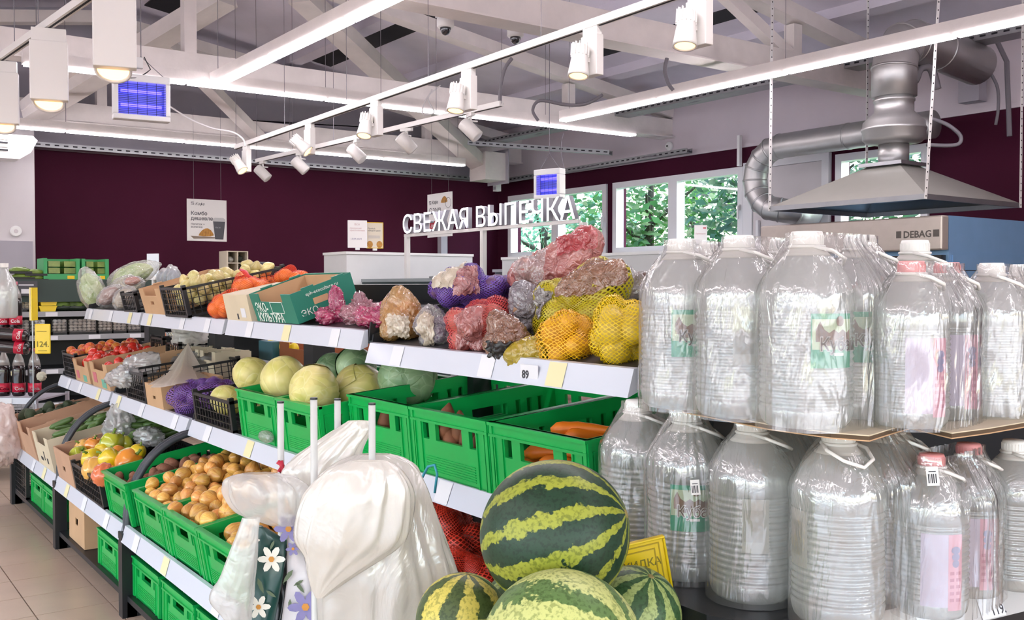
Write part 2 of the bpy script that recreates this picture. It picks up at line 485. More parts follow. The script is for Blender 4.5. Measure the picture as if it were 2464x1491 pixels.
# ------------------------------------------------------------------ windows
wframe = mat('window_frame', 'e6e6ea', .35)
def glassmat():
    m = bpy.data.materials.new('window_glass'); m.use_nodes = True; nt = m.node_tree; nt.nodes.clear()
    o = nt.nodes.new('ShaderNodeOutputMaterial'); t = nt.nodes.new('ShaderNodeBsdfTransparent'); t.inputs[0].default_value = (.86, .93, .95, 1)
    g = nt.nodes.new('ShaderNodeBsdfGlossy'); g.inputs['Roughness'].default_value = .03; f = nt.nodes.new('ShaderNodeLayerWeight'); f.inputs[0].default_value = .25; f2 = nt.nodes.new('ShaderNodeMath'); f2.operation = 'POWER'; f2.inputs[1].default_value = 3; nt.links.new(f.outputs['Facing'], f2.inputs[0]); f3 = nt.nodes.new('ShaderNodeMath'); f3.operation = 'MULTIPLY_ADD'; f3.inputs[1].default_value = .6; f3.inputs[2].default_value = .04; nt.links.new(f2.outputs[0], f3.inputs[0]); f = f3
    x = nt.nodes.new('ShaderNodeMixShader'); nt.links.new(f.outputs[0], x.inputs[0]); nt.links.new(t.outputs[0], x.inputs[1]); nt.links.new(g.outputs[0], x.inputs[2]); nt.links.new(x.outputs[0], o.inputs[0])
    return m
glass = glassmat()
def window(n, y0, y1, splits):
    t = thing('window_%d' % n, None, None, (XR, y0, W0)); t['kind'] = 'structure'
    L_ = y1-y0; H_ = W1-W0
    f = MB(); w = .07
    f.box(-.03, 0, 0, .09, L_, w); f.box(-.03, 0, H_-w, .09, L_, H_); f.box(-.03, 0, w, .09, w, H_-w); f.box(-.03, L_-w, w, .09, L_, H_-w)
    obj('window_frame', f, wframe, t)
    e = [0]+splits+[L_]
    for q in splits: obj('mullion', MB().box(-.04, q-.07, w+.001, .085, q+.07, H_-w-.001), wframe, t)
    for i in range(len(e)-1):
        obj('pane', MB().box(.03, e[i]+.05, w, .036, e[i+1]-.05, H_-w), glass, t)
    obj('window_sill', MB().box(-.12, -.02, -.05, .0, L_+.02, 0), white_pl, t)
    h = MB(); h.cbox((-.05, .03, H_*.5), (.02, .02, .06)); h.cbox((-.07, .03, H_*.5-.05), (.015, .02, .14))
    obj('window_handle', h, white_pl, t)
window(1, 9.15, 11.22, [1.0]); window(2, 6.98, 9.03, [1.02]); window(3, 4.88, 5.84, [])
# pale door-like panel between the windows
t = thing('door_1', None, None, (XR, 5.9, 0)); t['kind'] = 'structure'
obj('door_leaf', MB().box(-.03, .082, 0, -.001, .938, 2.618), white_paint, t)
df_ = MB(); df_.box(-.05, 0, 0, -.001, .08, 2.69); df_.box(-.05, .94, 0, -.001, 1.06, 2.69); df_.box(-.05, .08, 2.62, -.001, .94, 2.69)
obj('door_frame', df_, wframe, t)
obj('door_handle', MB().cbox((-.06, .85, 2.0), (.03, .03, .16)), wframe, t)
struct('trim_3', MB().box(XR-.10, 6.965, 2.66, XR-.06, 7.0, 2.98), white_pl)
# pipe clip on wall, small sensor
t = thing('smoke_sensor', 'small round white sensor on the upper right wall', 'sensor', PX(1612, 352, XR-.01), (0, R(-90), 0))
obj('sensor_base', MB().lathe([(.05, 0), (.05, .02), (.03, .045)], 20), white_pl, t); obj('sensor_eye', MB().lathe([(.012, .045), (.01, .05)], 12), black_pl, t)
t = thing('motion_sensor', 'small white box sensor in the top corner of the maroon wall', 'sensor', PX(1196, 448, XR-.3))
obj('sensor_case', MB().box(-.04, -.04, -.07, .04, .04, .07), white_pl, t); obj('sensor_lens', MB().box(-.045, -.03, -.05, -.04, .03, -.01), grey_paint, t)
# ------------------------------------------------------------------ trees outside the windows
def leafm(n, c, c2):
    m = mat(n, c, .5, var=.3, vscale=2, col2=c2); nt = m.node_tree; b = nt.nodes['Principled BSDF']
    tl = nt.nodes.new('ShaderNodeBsdfTranslucent'); tl.inputs[0].default_value = (*hx(c), 1)
    mx = nt.nodes.new('ShaderNodeMixShader'); mx.inputs[0].default_value = .5
    nt.links.new(b.outputs[0], mx.inputs[1]); nt.links.new(tl.outputs[0], mx.inputs[2]); nt.links.new(mx.outputs[0], nt.nodes['Material Output'].inputs[0])
    return m
lf = [leafm('leaf_light', '4a7a2e', '1f4a1c'), leafm('leaf_mid', '2f5f2c', '15361c'), leafm('leaf_pale', '6a9a78', '3a6a50')]
bark = mat('bark', '4d4238', .9, var=.3, vscale=10)
labs = ['leafy bright green tree outside the second window', 'dark green tree outside behind the window with the glare', 'pale green tree outside the leftmost window', 'bushy tree outside the small window above the hood', 'taller tree standing farther back outside the windows']
for k, (x, y, z, r_, n, mi) in enumerate(((14.0, 14.6, 2.6, 2.0, 3400, 0), (13.6, 10.6, 2.6, 1.8, 3400, 1), (15.5, 20.0, 2.6, 2.6, 2600, 2), (13.6, 7.2, 3.0, 1.3, 1500, 1), (21, 20, 3.6, 3.4, 2600, 1))):
    t = thing('tree', labs[k], 'tree', (x, y, 0))
    rnd = random.Random(k)
    c = MB()
    for _ in range(n):
        d = Vector((rnd.gauss(0, 1), rnd.gauss(0, 1), rnd.gauss(0, 1))).normalized()*r_*rnd.random()**.35*(1+.25*fnz((_*.01, 0, 0)))
        p = Vector((d.x, d.y, z+d.z*.9)); s_ = rnd.uniform(.06, .15)
        u = Vector((rnd.gauss(0, 1), rnd.gauss(0, 1), rnd.gauss(0, 1))).normalized(); v = u.orthogonal().normalized()
        c.add([p-u*s_, p+v*s_*.5, p+u*s_, p-v*s_*.5], [(0, 1, 2, 3)])
    obj('foliage', c, lf[mi], t, kind='stuff')
    tr = MB().tube([(0, 0, -1), (.1, .05, 1), (0, 0, z), (.2, .1, z+r_*.6)], [.18, .14, .1, .04], 8)
    for q in range(5):
        a = q*1.3; tr.tube([(0, 0, z-.8+q*.2), (math.cos(a)*r_*.5, math.sin(a)*r_*.5, z+q*.2)], [.07, .02], 6)
    obj('trunk', tr, bark, t)
struct('ground', MB().box(8.4, -10, -.6, 60, 60, -.5), mat('lawn', '4f6f3a', .9, var=.3, vscale=3))
struct('bounce_ground', MB().box(-60, -60, -.3, -8.05, 60, -.12).box(-8.05, -60, -.3, 60, -6.25, -.12), mat('bounce_ground', 'b5b0a8', .9, var=.15, vscale=2))  # unseen pale ground outside, added to bounce daylight into the shop
# ------------------------------------------------------------------ linear lamps
def luminaire(a, b, lab, seg=1.18, w=.075, h=.085):
    A, B = Vector(a), Vector(b); d = B-A; L_ = d.length; dn = d.normalized()
    t = thing('linear_lamp', lab, 'ceiling lamp', A, group=None)
    obj('housing', MB().bar((0, 0, h/2+.004), d+Vector((0, 0, h/2+.004)), w, h), beam_paint, t)
    n = max(1, round(L_/seg))
    for i in range(n):
        obj('diffuser', MB().bar(dn*(L_*i/n+.012), dn*(L_*(i+1)/n-.012), w*1.10, .014), led, t)
    for i in range(0, n+1, 2):
        p = dn*(L_*(i+.08 if i == 0 else (i-.08 if i == n else i))/n)
        top = roof_z((A+p).x)-A.z
        obj('suspension_wire', MB().tube([p+Vector((0, 0, h)), p+Vector((0, 0, top))], .0025, 4), cable_m, t)
LZ = 2.9
luminaire((PZ(45, 163, LZ).x, 7.35, LZ), (6.75, 7.25, LZ), 'long horizontal strip lamp passing behind the left insect killer')
luminaire((-2.5, 10.3, LZ), (6.72, 10.3, LZ), 'farthest long strip lamp parallel to the maroon wall')
luminaire((2.53, 7.3, LZ), (2.53, .6, LZ), 'bright strip lamp rising to the top edge left of centre')
luminaire((5.63, 7.0, LZ), (5.63, -.5, LZ), 'strip lamp on the right running above the extractor hood')
for k, (x, y0, y1) in enumerate(((-1.2, 6.5, -4.5), (-4.2, 6.5, -4.5), (2.53, -.4, -5), (5.63, -1.5, -5))):
    luminaire((x, y0, LZ), (x, y1, LZ), ['strip lamp over the aisle left of the camera', 'strip lamp farthest left over the shop floor', 'strip lamp overhead behind the camera', 'strip lamp behind the camera on the right'][k])
# ------------------------------------------------------------------ track lamps
spot_white = mat('spot_white', 'e2dfdb', .35)
def track(a, b, lab, w=.035, h=.035):
    A, B = Vector(a), Vector(b); d = B-A; dn = d.normalized(); side = Vector((0, 0, 1)).cross(dn).normalized()
    t = thing('lighting_track', lab, 'lighting track', A)
    obj('rail', MB().bar((0, 0, 0), d, w, h), spot_white, t)
    g = MB(); g.bar(Vector((0, 0, -h/2-.001)), d+Vector((0, 0, -h/2-.001)), .01, .002); g.bar(side*(w/2+.001), d+side*(w/2+.001), .001, .006)
    obj('conductor_slot', g, dark_gap, t)
    for f in (0, .2, .4, .6, .8, 1):
        p = d*f; obj('suspension_wire', MB().tube([p, p+Vector((0, 0, roof_z((A+p).x)-A.z))], .0022, 4), cable_m, t)
    return A, B
def big_spot(p, tilt, az, lab, grp=None, rz=0):
    """p on the track; driver box plus a finned cylindrical head aimed along (az, tilt)"""
    t = thing('track_spotlight', lab, 'spotlight', p, (0, 0, rz), group=grp)
    obj('adapter', MB().box(-.015, -.05, -.06, .015, .05, -.015), spot_white, t)
    dr = bevel(obj('driver_box', MB().box(-.022, -.055, -.24, .022, .055, -.055), spot_white, t), .003)
    d = Matrix.Rotation(-rz, 3, 'Z') @ Vector((math.sin(az)*math.cos(tilt), math.cos(az)*math.cos(tilt), math.sin(tilt)))
    x = d.orthogonal().normalized(); y = d.cross(x)
    M = Matrix.Translation((-.075, 0, -.17)) @ Matrix((x, y, d)).transposed().to_4x4()
    hd = MB().lathe([(.030, -.065), (.036, -.06), (.038, .0), (.048, .07), (.049, .085), (.042, .085), (.038, .06), (.01, .055)], 24, M)
    obj('lamp_head', hd, spot_white, t, True)
    fn = MB()
    for k in range(14):
        a = 2*math.pi*k/14
        fn.cbox((.037*math.cos(a), .037*math.sin(a), -.045), (.012, .004, .055), M @ Matrix.Identity(4)) if False else fn.box(.033, -.002, -.07, .043, .002, -.012, M @ Matrix.Rotation(a, 4, 'Z'))
    obj('cooling_fins', fn, spot_white, t)
    gl = MB().lathe([(.041, .074), (.0415, .080), (.03, .083), (.001, .085)], 20, M)
    obj('lens', gl, lamp_on, t)
    obj('pivot_arm', MB().bar((-.022, 0, -.17), (-.04, 0, -.17), .02, .02), spot_white, t)
    return t
TZ = 2.6
track(PZ(568, 354, TZ), PZ(1700, -38, TZ), 'long white lighting track crossing the middle of the ceiling')
spots = [((593, 384), R(-52), R(150), 'track spotlight nearest the maroon wall, aimed down right'),
         ((745, 318), R(-42), R(135), 'track spotlight second from the far end of the long track'),
         ((905, 262), R(-70), R(230), 'track spotlight third from the far end of the long track'),
         ((1127, 185), R(-78), R(240), 'track spotlight left of the dome camera cable'),
         ((1425, 85), R(-78), R(240), 'track spotlight second nearest, beneath the big beam'),
         ((1683, -18), R(-78), R(240), 'nearest lit track spotlight at the top of the photo')]
tA, tB = PZ(568, 354, TZ), PZ(1700, -38, TZ)
tang = math.atan2(-(tB-tA).x, (tB-tA).y)
for (px, _), ti, az, lab in spots:
    lo_, hi_ = 0., 1.
    for _k in range(40):
        f = (lo_+hi_)/2; q = tA.lerp(tB, f); v = q-CAM; sx = v.dot(RT)/v.dot(FW)*F+1232
        if sx < px: lo_ = f
        else: hi_ = f
    big_spot(tA.lerp(tB, f), ti, az, lab, rz=0)
# left track, its lamps seen from behind
lA, lB = PZ(-60, 182, TZ), PZ(235, -24, TZ)
track(lA, lB, 'lighting track in the top left corner')
for k, (px, lab) in enumerate(((22, 'spotlight on the corner track, lowest of its three'), (140, 'spotlight on the corner track, middle one'), (262, 'spotlight on the corner track, uppermost and largest'))):
    q = lA.lerp(lB, (px+60)/295)
    t = big_spot(q, R(-58), R(200), lab, rz=R(-104)); t.scale = (1.45, 1.45, 1.45)
# short track with small cylinder heads, off
sA, sB = PZ(618, 387, TZ), PZ(1207, 249, TZ)
track(sA, sB, 'shorter white track carrying the small unlit cylinder lamps')
small = None
labs = ['small unlit white spotlight at the lower left end', 'small unlit spotlight second from the left', 'small unlit spotlight in the middle of the short track', 'small unlit spotlight second from the right end', 'small unlit spotlight at the right end of the short track']
for k, px in enumerate((632, 722, 858, 978, 1132)):
    f = (px-618)/589; lo_, hi_ = 0., 1.
    for _k in range(40):
        f = (lo_+hi_)/2; q = sA.lerp(sB, f); v = q-CAM; sx = v.dot(RT)/v.dot(FW)*F+1232
        if sx < px: lo_ = f
        else: hi_ = f
    q = sA.lerp(sB, f)
    if small is None:
        small = thing('small_spotlight', labs[0], 'spotlight', q)
        obj('adapter', MB().box(-.015, -.05, -.04, .015, .05, -.015), spot_white, small)
        obj('bracket', MB().box(-.006, -.012, -.13, .006, .012, -.04).box(-.05, -.01, -.075, .05, .01, -.065), spot_white, small)
        d = Vector((-.55, .45, .7)).normalized(); x = d.orthogonal().normalized(); y = d.cross(x)
        M = Matrix.Translation((0, 0, -.13)) @ Matrix((x, y, d)).transposed().to_4x4()
        obj('lamp_cylinder', MB().lathe([(.04, -.075), (.048, -.07), (.048, .07), (.044, .075)], 24, M), spot_white, small, True)
        obj('end_cap', MB().lathe([(.036, .0745), (.036, .079)], 20, M), white_met, small)
    else: dup(small, q, (0, 0, R([0, 8, -10, 25, -12][k])), labs[k])
# ------------------------------------------------------------------ dome cameras
for (px, py, lab) in ((1072, 78, 'white dome camera hanging fully in view under the near beam'), (1240, 100, 'white dome camera half hidden behind the lighting track')):
    t = thing('dome_camera', lab, 'camera', PY(px, py, 5.6))
    obj('base', MB().lathe([(.05, .03), (.058, .04), (.058, .09), (.05, .1)], 28), white_pl, t, True)
    obj('mount', MB().box(-.05, -.05, .1, .05, .05, .16), white_pl, t)
    obj('dome', MB().blob((0, 0, .03), (.038, .038, .05), None, 20, 12), mat('smoked_dome', '2b2b30', .08, coat=1), t, True)
# ------------------------------------------------------------------ insect killers
uv_on = mat('uv_tube', '8a7bff', .4, emit='5248ff', es=3.0)
uv_back_glow = mat('uv_back_glow', '8088d0', .3, .2, emit='2a2ad0', es=.12)  # the tubes' glow on the back plate is put in as emission
def zapper(p, rz, w, h, lab, two=True):
    t = thing('insect_killer', lab, 'insect killer', p, (0, 0, rz))
    d = .09
    fr = MB()
    fr.box(-w/2, -d/2, h/2-.05, w/2, d/2, h/2); fr.box(-w/2, -d/2, -h/2, w/2, d/2, -h/2+.035)
    for s_ in (-1, 1): fr.box(s_*w/2-(.03 if s_ > 0 else 0), -d/2, -h/2+.035, s_*w/2+(.03 if s_ < 0 else 0), d/2, h/2-.05)
    bevel(obj('case', fr, white_pl, t), .006)
    obj('back_plate', MB().box(-w/2+.03, .015, -h/2+.035, w/2-.03, .02, h/2-.05), uv_back_glow, t)
    for z in (-.05, .045): obj('uv_tube', MB().tube([(-w/2+.05, 0, z), (w/2-.05, 0, z)], .011, 10), uv_on, t)
    g = MB()
    for i in range(17):
        z = -h/2+.045+i*(h-.1)/17; g.tube([(-w/2+.03, -d/2+.005, z), (w/2-.03, -d/2+.005, z)], .0014, 4, False)
    for i in range(1, 5):
        x = -w/2+.03+i*(w-.06)/5; g.tube([(x, -d/2+.004, -h/2+.035), (x, -d/2+.004, h/2-.05)], .0016, 4, False)
    obj('grille', g, dark_metal, t)
    obj('hanging_chain', MB().tube([(-w/2+.03, 0, h/2), (0, 0, h/2+.13)], .0025, 5).tube([(w/2-.03, 0, h/2), (0, 0, h/2+.13)], .0025, 5).tube([(0, 0, h/2+.13), (0, 0, roof_z(p.x)-p.z)], .003, 5), cable_m, t)
    return t
z1 = PD(340, 237, 6.6)
t = zapper(z1, R(-6), .36, .30, 'insect killer lamp glowing violet, hung high at left')
obj('power_cord', MB().tube([(.02, 0, .28), (.06, 0, .2), (.03, -.03, .17), (-.02, -.04, .13), (-.14, -.05, .11)], .004, 6), black_pl, t)
obj('junction_box', MB().box(-.03, -.02, .2, .01, .02, .27), white_pl, t)
z2 = PD(1322, 443, 8.3)
zapper(z2, R(-74), .27, .25, 'insect killer lamp glowing blue above the bakery sign')
# ------------------------------------------------------------------ loose cables at the roof
def smooth(pts, n=6):
    P_ = [pts[0]]+list(pts)+[pts[-1]]; out = []
    for i in range(1, len(P_)-2):
        a, b, c, d = (Vector(q) for q in P_[i-1:i+3])
        for k in range(n):
            t = k/n; out.append(.5*((2*b)+(c-a)*t+(2*a-5*b+4*c-d)*t*t+(3*b-a-3*c+d)*t**3))
    return out+[Vector(pts[-1])]
def cable(pts, r_, lab, m=cable_m):
    pts = smooth(pts)
    t = obj('hanging_cable', MB().tube(pts, r_, 6), m, smooth=True); tag(t, lab, 'cable')
cable([PD(*p, 8) for p in ((400, 250), (455, 285), (510, 308), (560, 318), (585, 335), (590, 352))], .008, 'white cable sagging right of the violet insect killer', cable_w)
cable([PD(*p, 8) for p in ((1040, 215), (1020, 250), (1018, 275), (1045, 270), (1030, 235), (1060, 205))], .006, 'white cable loop knotted above the short track', cable_w)
cable([PD(*p, 6.5) for p in ((1232, 140), (1215, 165), (1205, 205), (1202, 245))], .013, 'grey cable dropping to the end of the short track')
cable([PD(*p, 7) for p in ((1605, 140), (1600, 170), (1608, 200), (1620, 217))], .014, 'grey cable bunch dropping right of the big beam')
cable([PD(*p, 7) for p in ((1295, 290), (1282, 265), (1300, 242), (1360, 252), (1410, 250), (1450, 228))], .012, 'grey conduit curling beside the right strip lamp')
cable([PD(*p, 8.3) for p in ((1356, 320), (1350, 345), (1352, 380), (1358, 408))], .004, 'thin wire holding the blue insect killer')
# ------------------------------------------------------------------ produce gondola
GY = [7.0, 5.665, 4.32, 2.97, 1.64]
SH = {  # level: front x, height of the rail top, tilt, depth
 'low': (1.10, .385, R(10), .60), 'mid': (1.385, .81, R(7), .58), 'top': (1.55, 1.245, R(12), .46)}
near = {'low': (1.12, .36, R(10), .6), 'mid': (1.49, .84, R(5), .58), 'top': (1.55, 1.205, R(9), .5)}
def SF(lv, u, y, w, nr=False):
    """point on a shelf: u into it, y along the gondola, w above its surface"""
    X, z, t, d = (near if nr else SH)[lv]
    return Vector((X+u*math.cos(t)-w*math.sin(t), y, z+u*math.sin(t)+w*math.cos(t)))
gondola_m = mat('gondola_metal', '1b1d21', .45, var=.15, vscale=4)
rub = mat('guard_tube', '3b3f45', .35)
tick = mat('price_ticket', 'e2e2e8', .6)
ticky = mat('price_ticket_yellow', 'e6dcae', .6)
labs = ['dark produce gondola section farthest away, with cucumbers on its low shelf', 'dark produce gondola section holding the peppers and white onions', 'dark produce gondola section holding the yellow onions and cabbages', 'nearest dark gondola section with netted potatoes and big empty green crates']
for k in range(4):
    y1, y0 = GY[k], GY[k+1]; L_ = y1-y0
    sh = near if k == 3 else SH
    t = thing('produce_gondola', labs[k], 'shelving unit', (1.6, y0, 0))
    o3 = Vector((1.6, y0, 0))
    for yy in ((0, L_) if k == 0 else (0,)):
        obj('upright_post', MB().box(.34, yy-.055, 0, .45, yy+.055, 1.30), gondola_m, t)
        obj('foot', MB().box(-.5, yy-.03, 0, .44, yy+.03, .07), gondola_m, t)
        obj('foot', MB().box(-.52, yy-.03, 0, -.46, yy+.03, .36), gondola_m, t)
    obj('base_deck', MB().box(-.5, .015, .07, .45, L_-.015, .095), gondola_m, t)
    for lv in ('low', 'mid', 'top'):
        X, z, ti, dp = sh[lv]
        M = Matrix.Translation((X-1.6, 0, z)) @ Matrix.Rotation(-ti, 4, 'Y')
        s_ = MB().box(.012, .012, -.022, dp, L_-.012, 0, M).box(dp-.012, .012, 0, dp, L_-.012, .07, M)
        obj('shelf_tray', s_, gondola_m, t)
        for yy in (.004, L_-.012):
            side = MB().prism([(0, -.03), (dp, -.10), (dp, .10 if (k == 3 and lv == 'top') else .03), (.02, .03)], yy, yy+.008, M)
            obj('shelf_bracket', side, gondola_m, t)
        rl = MB().prism([(-.002, .006), (.012, .006), (.0, -.05), (-.032, -.056)], .02, L_-.02, M)
        rr = obj('price_rail', rl, rail_pl, t)
        rnd = random.Random(k*3+z)
        for q in range(3):
            yy = .12+rnd.random()*.15+q*(L_-.3)/2.4
            tk = MB().add([(-.0325, yy, -.052), (-.0325, yy+.07, -.052), (-.0048, yy+.07, .0045), (-.0048, yy, .0045)], [(0, 3, 2, 1)], M)
            obj('price_ticket', tk, ticky if (k+q) % 3 == 0 else tick, t)
    if k < 3:
        for yy in ((-.012, .02, L_-.02), (-.012, .02), ())[k]:
            pts = [(1.425-.315*math.cos(a)-1.6, yy, .40+.36*math.sin(a)) for a in [R(i*9-14) for i in range(12)]]
            obj('curved_guard', MB().tube(pts, .014, 10), rub, t, True)
# '89.' ticket on the near top rail
X, z, ti, dp = near['top']
pt = SF('top', -.021, PX(1293, 893, 1.55).y+.05, -.03, True)
tk = thing('price_card', 'white price ticket reading 89 on the nearest top rail', 'price tag', pt, (0, 0, 0))
Mx = (R(90)+0, 0, R(-90))
obj('card', MB().box(-.002, -.075, -.024, 0, 0, .024), tick, tk)
text('89', .03, ink, tk, 'price_digits', (-.003, -.008, -.012), (R(90), 0, R(-90)), bold=.0006)
# ------------------------------------------------------------------ crates and boxes
green_m = mat('green_crate', '0aac50', .32, var=.10, vscale=5)
card_m = mat('cardboard', 'c9a27c', .75, var=.10, vscale=6)
cardw_m = mat('cardboard_pale', 'd8c9ae', .75, var=.08, vscale=6)
cardd_m = mat('cardboard_dark', '5e4a36', .8, var=.2, vscale=6)
cardp_m = mat('cardboard_pinkish', 'c39a7e', .75, var=.1, vscale=6)
def crate_parts(t, L_, Wd, H, holes=3):
    th = .012
    if holes == 3: hf = [(Wd*.16, H*.56, Wd*.24, H*.80), (Wd*.33, H*.56, Wd*.67, H*.80), (Wd*.76, H*.56, Wd*.84, H*.80)]
    else: hf = [(Wd*.36, H*.58, Wd*.64, H*.74)]
    MF = Matrix.Translation((0, 0, 0)) @ Matrix.Rotation(R(90), 4, 'Z')      # panel x -> +y, its thickness -> -x
    def fr(x):
        return Matrix.Translation((x, 0, 0)) @ Matrix.Rotation(R(90), 4, 'Z')
    f = MB().holed(Wd, H, th, hf, fr(th+.004)); obj('front_panel', f, green_m, t)
    b = MB().holed(Wd, H, th, hf, fr(L_-.004)); obj('back_panel', b, green_m, t)
    hs = [(L_*.38, H*.6, L_*.62, H*.78)]+[(L_*q, H*.55, L_*q+.02, H*.8) for q in (.12, .2, .28, .68, .76, .84)] if holes == 3 else [(L_*.4, H*.6, L_*.6, H*.76)]
    for yy in (.004, Wd-th-.004):
        obj('side_panel', MB().holed(L_, H, th, hs, Matrix.Translation((0, yy, 0))), green_m, t)
    obj('base_panel', MB().box(.004, .004, 0, L_-.004, Wd-.004, .008), green_m, t)
    for z0, z1, e in ((H-.008, H, .004), (H-.038, H-.031, .002)):
        r = MB()
        r.box(-e, -e+.004, z0, .014, Wd+e-.004, z1); r.box(L_-.014, -e+.004, z0, L_+e, Wd+e-.004, z1)
        r.box(.014, -e+.004, z0, L_-.014, .014, z1); r.box(.014, Wd-.014, z0, L_-.014, Wd+e-.004, z1)
        obj('rim', r, green_m, t)
    rb = MB()
    for yy in (.02, .055, Wd-.06, Wd-.025): rb.box(0, yy, .0, .005, yy+.004, H-.03)
    for xx in (.02, .055, L_-.06, L_-.025):
        rb.box(xx, 0, 0, xx+.004, .005, H-.03); rb.box(xx, Wd-.005, 0, xx+.004, Wd, H-.03)
    for q in range(7): rb.box(.001, .075, .018+q*.007, .0045, Wd-.075, .0205+q*.007)
    obj('ribs', rb, green_m, t, kind='stuff')
CR = {}
def crate(p, tilt, lab, L_=.56, Wd=.39, H=.19, holes=3, grp=None, rz=0):
    key = (L_, Wd, H, holes)
    if key not in CR:
        t = thing('green_crate', lab, 'crate', p, (0, -tilt, rz), grp); crate_parts(t, *key); CR[key] = t
        return t
    t = dup(CR[key], p, (0, -tilt, rz), lab); 
    if grp: t['group'] = grp
    return t
T10, T7, T5 = SH['low'][2], SH['mid'][2], near['mid'][2]
crate(SF('low', .015, 4.245, .002), T10, 'green crate of potatoes on the low shelf beside the peppers')
crate(SF('low', .015, 3.73, .002), T10, 'green crate of yellow onions, farthest of the three onion crates')
crate(SF('low', .015, 3.335, .002), T10, 'middle green crate of yellow onions on the low shelf')
crate(SF('low', .015, 2.94, .002), T10, 'nearest green onion crate, partly behind the hanging carrier bag')
crate(SF('mid', .01, 3.345, .002), T7, 'green crate under cabbages next to the black mesh crate')
crate(SF('mid', .01, 2.985, .002), T7, 'green crate under the round cabbage with its stem end showing', Wd=.355)
crate(SF('mid', .0, 2.565, .002, True), T5, 'large green crate, emptiest and farthest of the three big ones', Wd=.405, H=.2)
crate(SF('mid', .0, 2.15, .002, True), T5, 'large green crate in the middle with a few brown roots inside', Wd=.41, H=.2)
crate(SF('mid', .0, 1.74, .002, True), T5, 'large green crate with orange carrots showing through its front slots', Wd=.405, H=.2)
for (y, lab) in ((6.16, 'green crate on the base deck, farthest back beside the black crate'), (5.82, 'green crate on the base deck under the cucumber boxes, in front'),
                 (4.50, 'green crate on the base deck with crumpled plastic on top'), (3.90, 'green crate on the base deck holding a dark net sack'), (3.48, 'empty green crate on the base deck second from the front'), (3.06, 'green crate at the bottom edge of the photo')):
    crate((1.12, y, .097), 0, lab, L_=.50, Wd=.385, H=.168)

def mesh_crate(name, lab, p, rot, L_, Wd, H, nb=9, notch=True):
    """black lattice crate: solid corners and rims with a fine grid between"""
    t = thing(name, lab, 'crate', p, rot)
    for x0 in (0, L_-.02):
        for y0 in (0, Wd-.02): obj('corner_post', MB().box(x0, y0, 0, x0+.02, y0+.02, H+.012), black_pl, t)
    for z0 in (0, H-.012):
        rm = MB()
        rm.box(0, 0, z0, L_, .008, z0+.012); rm.box(0, Wd-.008, z0, L_, Wd, z0+.012)
        rm.box(0, .008, z0, .008, Wd-.008, z0+.012); rm.box(L_-.008, .008, z0, L_, Wd-.008, z0+.012)
        obj('rim', rm, black_pl, t)
    nz = max(3, int(H/.03)); ny = max(4, int(Wd/.035)); nx = max(4, int(L_/.035))
    def lat(pl):
        g = MB()
        if pl in ('f', 'b'):
            x = .002 if pl == 'f' else L_-.006
            for i in range(1, nz): g.box(x, .02, H*i/nz, x+.003, Wd-.02, H*i/nz+.003)
            for i in range(1, ny): g.box(x, Wd*i/ny, 0, x+.004, Wd*i/ny+.004, H)
        else:
            y = .002 if pl == 'n' else Wd-.006
            for i in range(1, nz): g.box(.02, y, H*i/nz, L_-.02, y+.003, H*i/nz+.003)
            for i in range(1, nx): g.box(L_*i/nx, y, 0, L_*i/nx+.004, y+.004, H)
        return g
    obj('front_lattice', lat('f'), black_pl, t); obj('back_lattice', lat('b'), black_pl, t)
    obj('side_lattice', lat('n'), black_pl, t); obj('side_lattice', lat('r'), black_pl, t)
    g = MB()
    for i in range(1, nx): g.box(L_*i/nx, .01, 0, L_*i/nx+.006, Wd-.01, .004)
    obj('base_lattice', g, black_pl, t)
    return t
def carton(lab, p, rot, L_, Wd, H, m=card_m, notch=True, slot=True, lid=False, inner=None, name='cardboard_box'):
    t = thing(name, lab, 'cardboard box', p, rot)
    th = .005
    hf = []
    if notch: hf.append((Wd*.22, H*.72, Wd*.78, H+1))
    if slot: hf.append((Wd*.42, H*.38, Wd*.58, H*.52))
    fr = lambda x: Matrix.Translation((x, 0, 0)) @ Matrix.Rotation(R(90), 4, 'Z')
    obj('front_wall', MB().holed(Wd, H, th, [q if q[3] < H else (q[0], q[1], q[2], H) for q in hf], fr(th)), m, t)
    obj('back_wall', MB().holed(Wd, H, th, [], fr(L_)), m, t)
    for yy in (0, Wd-th):
        obj('side_wall', MB().holed(L_-2*th, H, th, [(L_*.4, H*.6, L_*.58, H*.76)] if slot else [], Matrix.Translation((th, yy, 0))), m, t)
    obj('bottom', MB().box(th, th, 0, L_-th, Wd-th, th), m, t)
    tb = MB()
    for q in (.2, .7):
        for yy in (0, Wd-.012): tb.box(L_*q, yy, H, L_*q+.05, yy+.012, H+.006)
    obj('stacking_tabs', tb, m, t, kind='stuff')
    if lid: obj('lid', MB().box(0, 0, H, L_, Wd, H+.005), m, t)
    return t
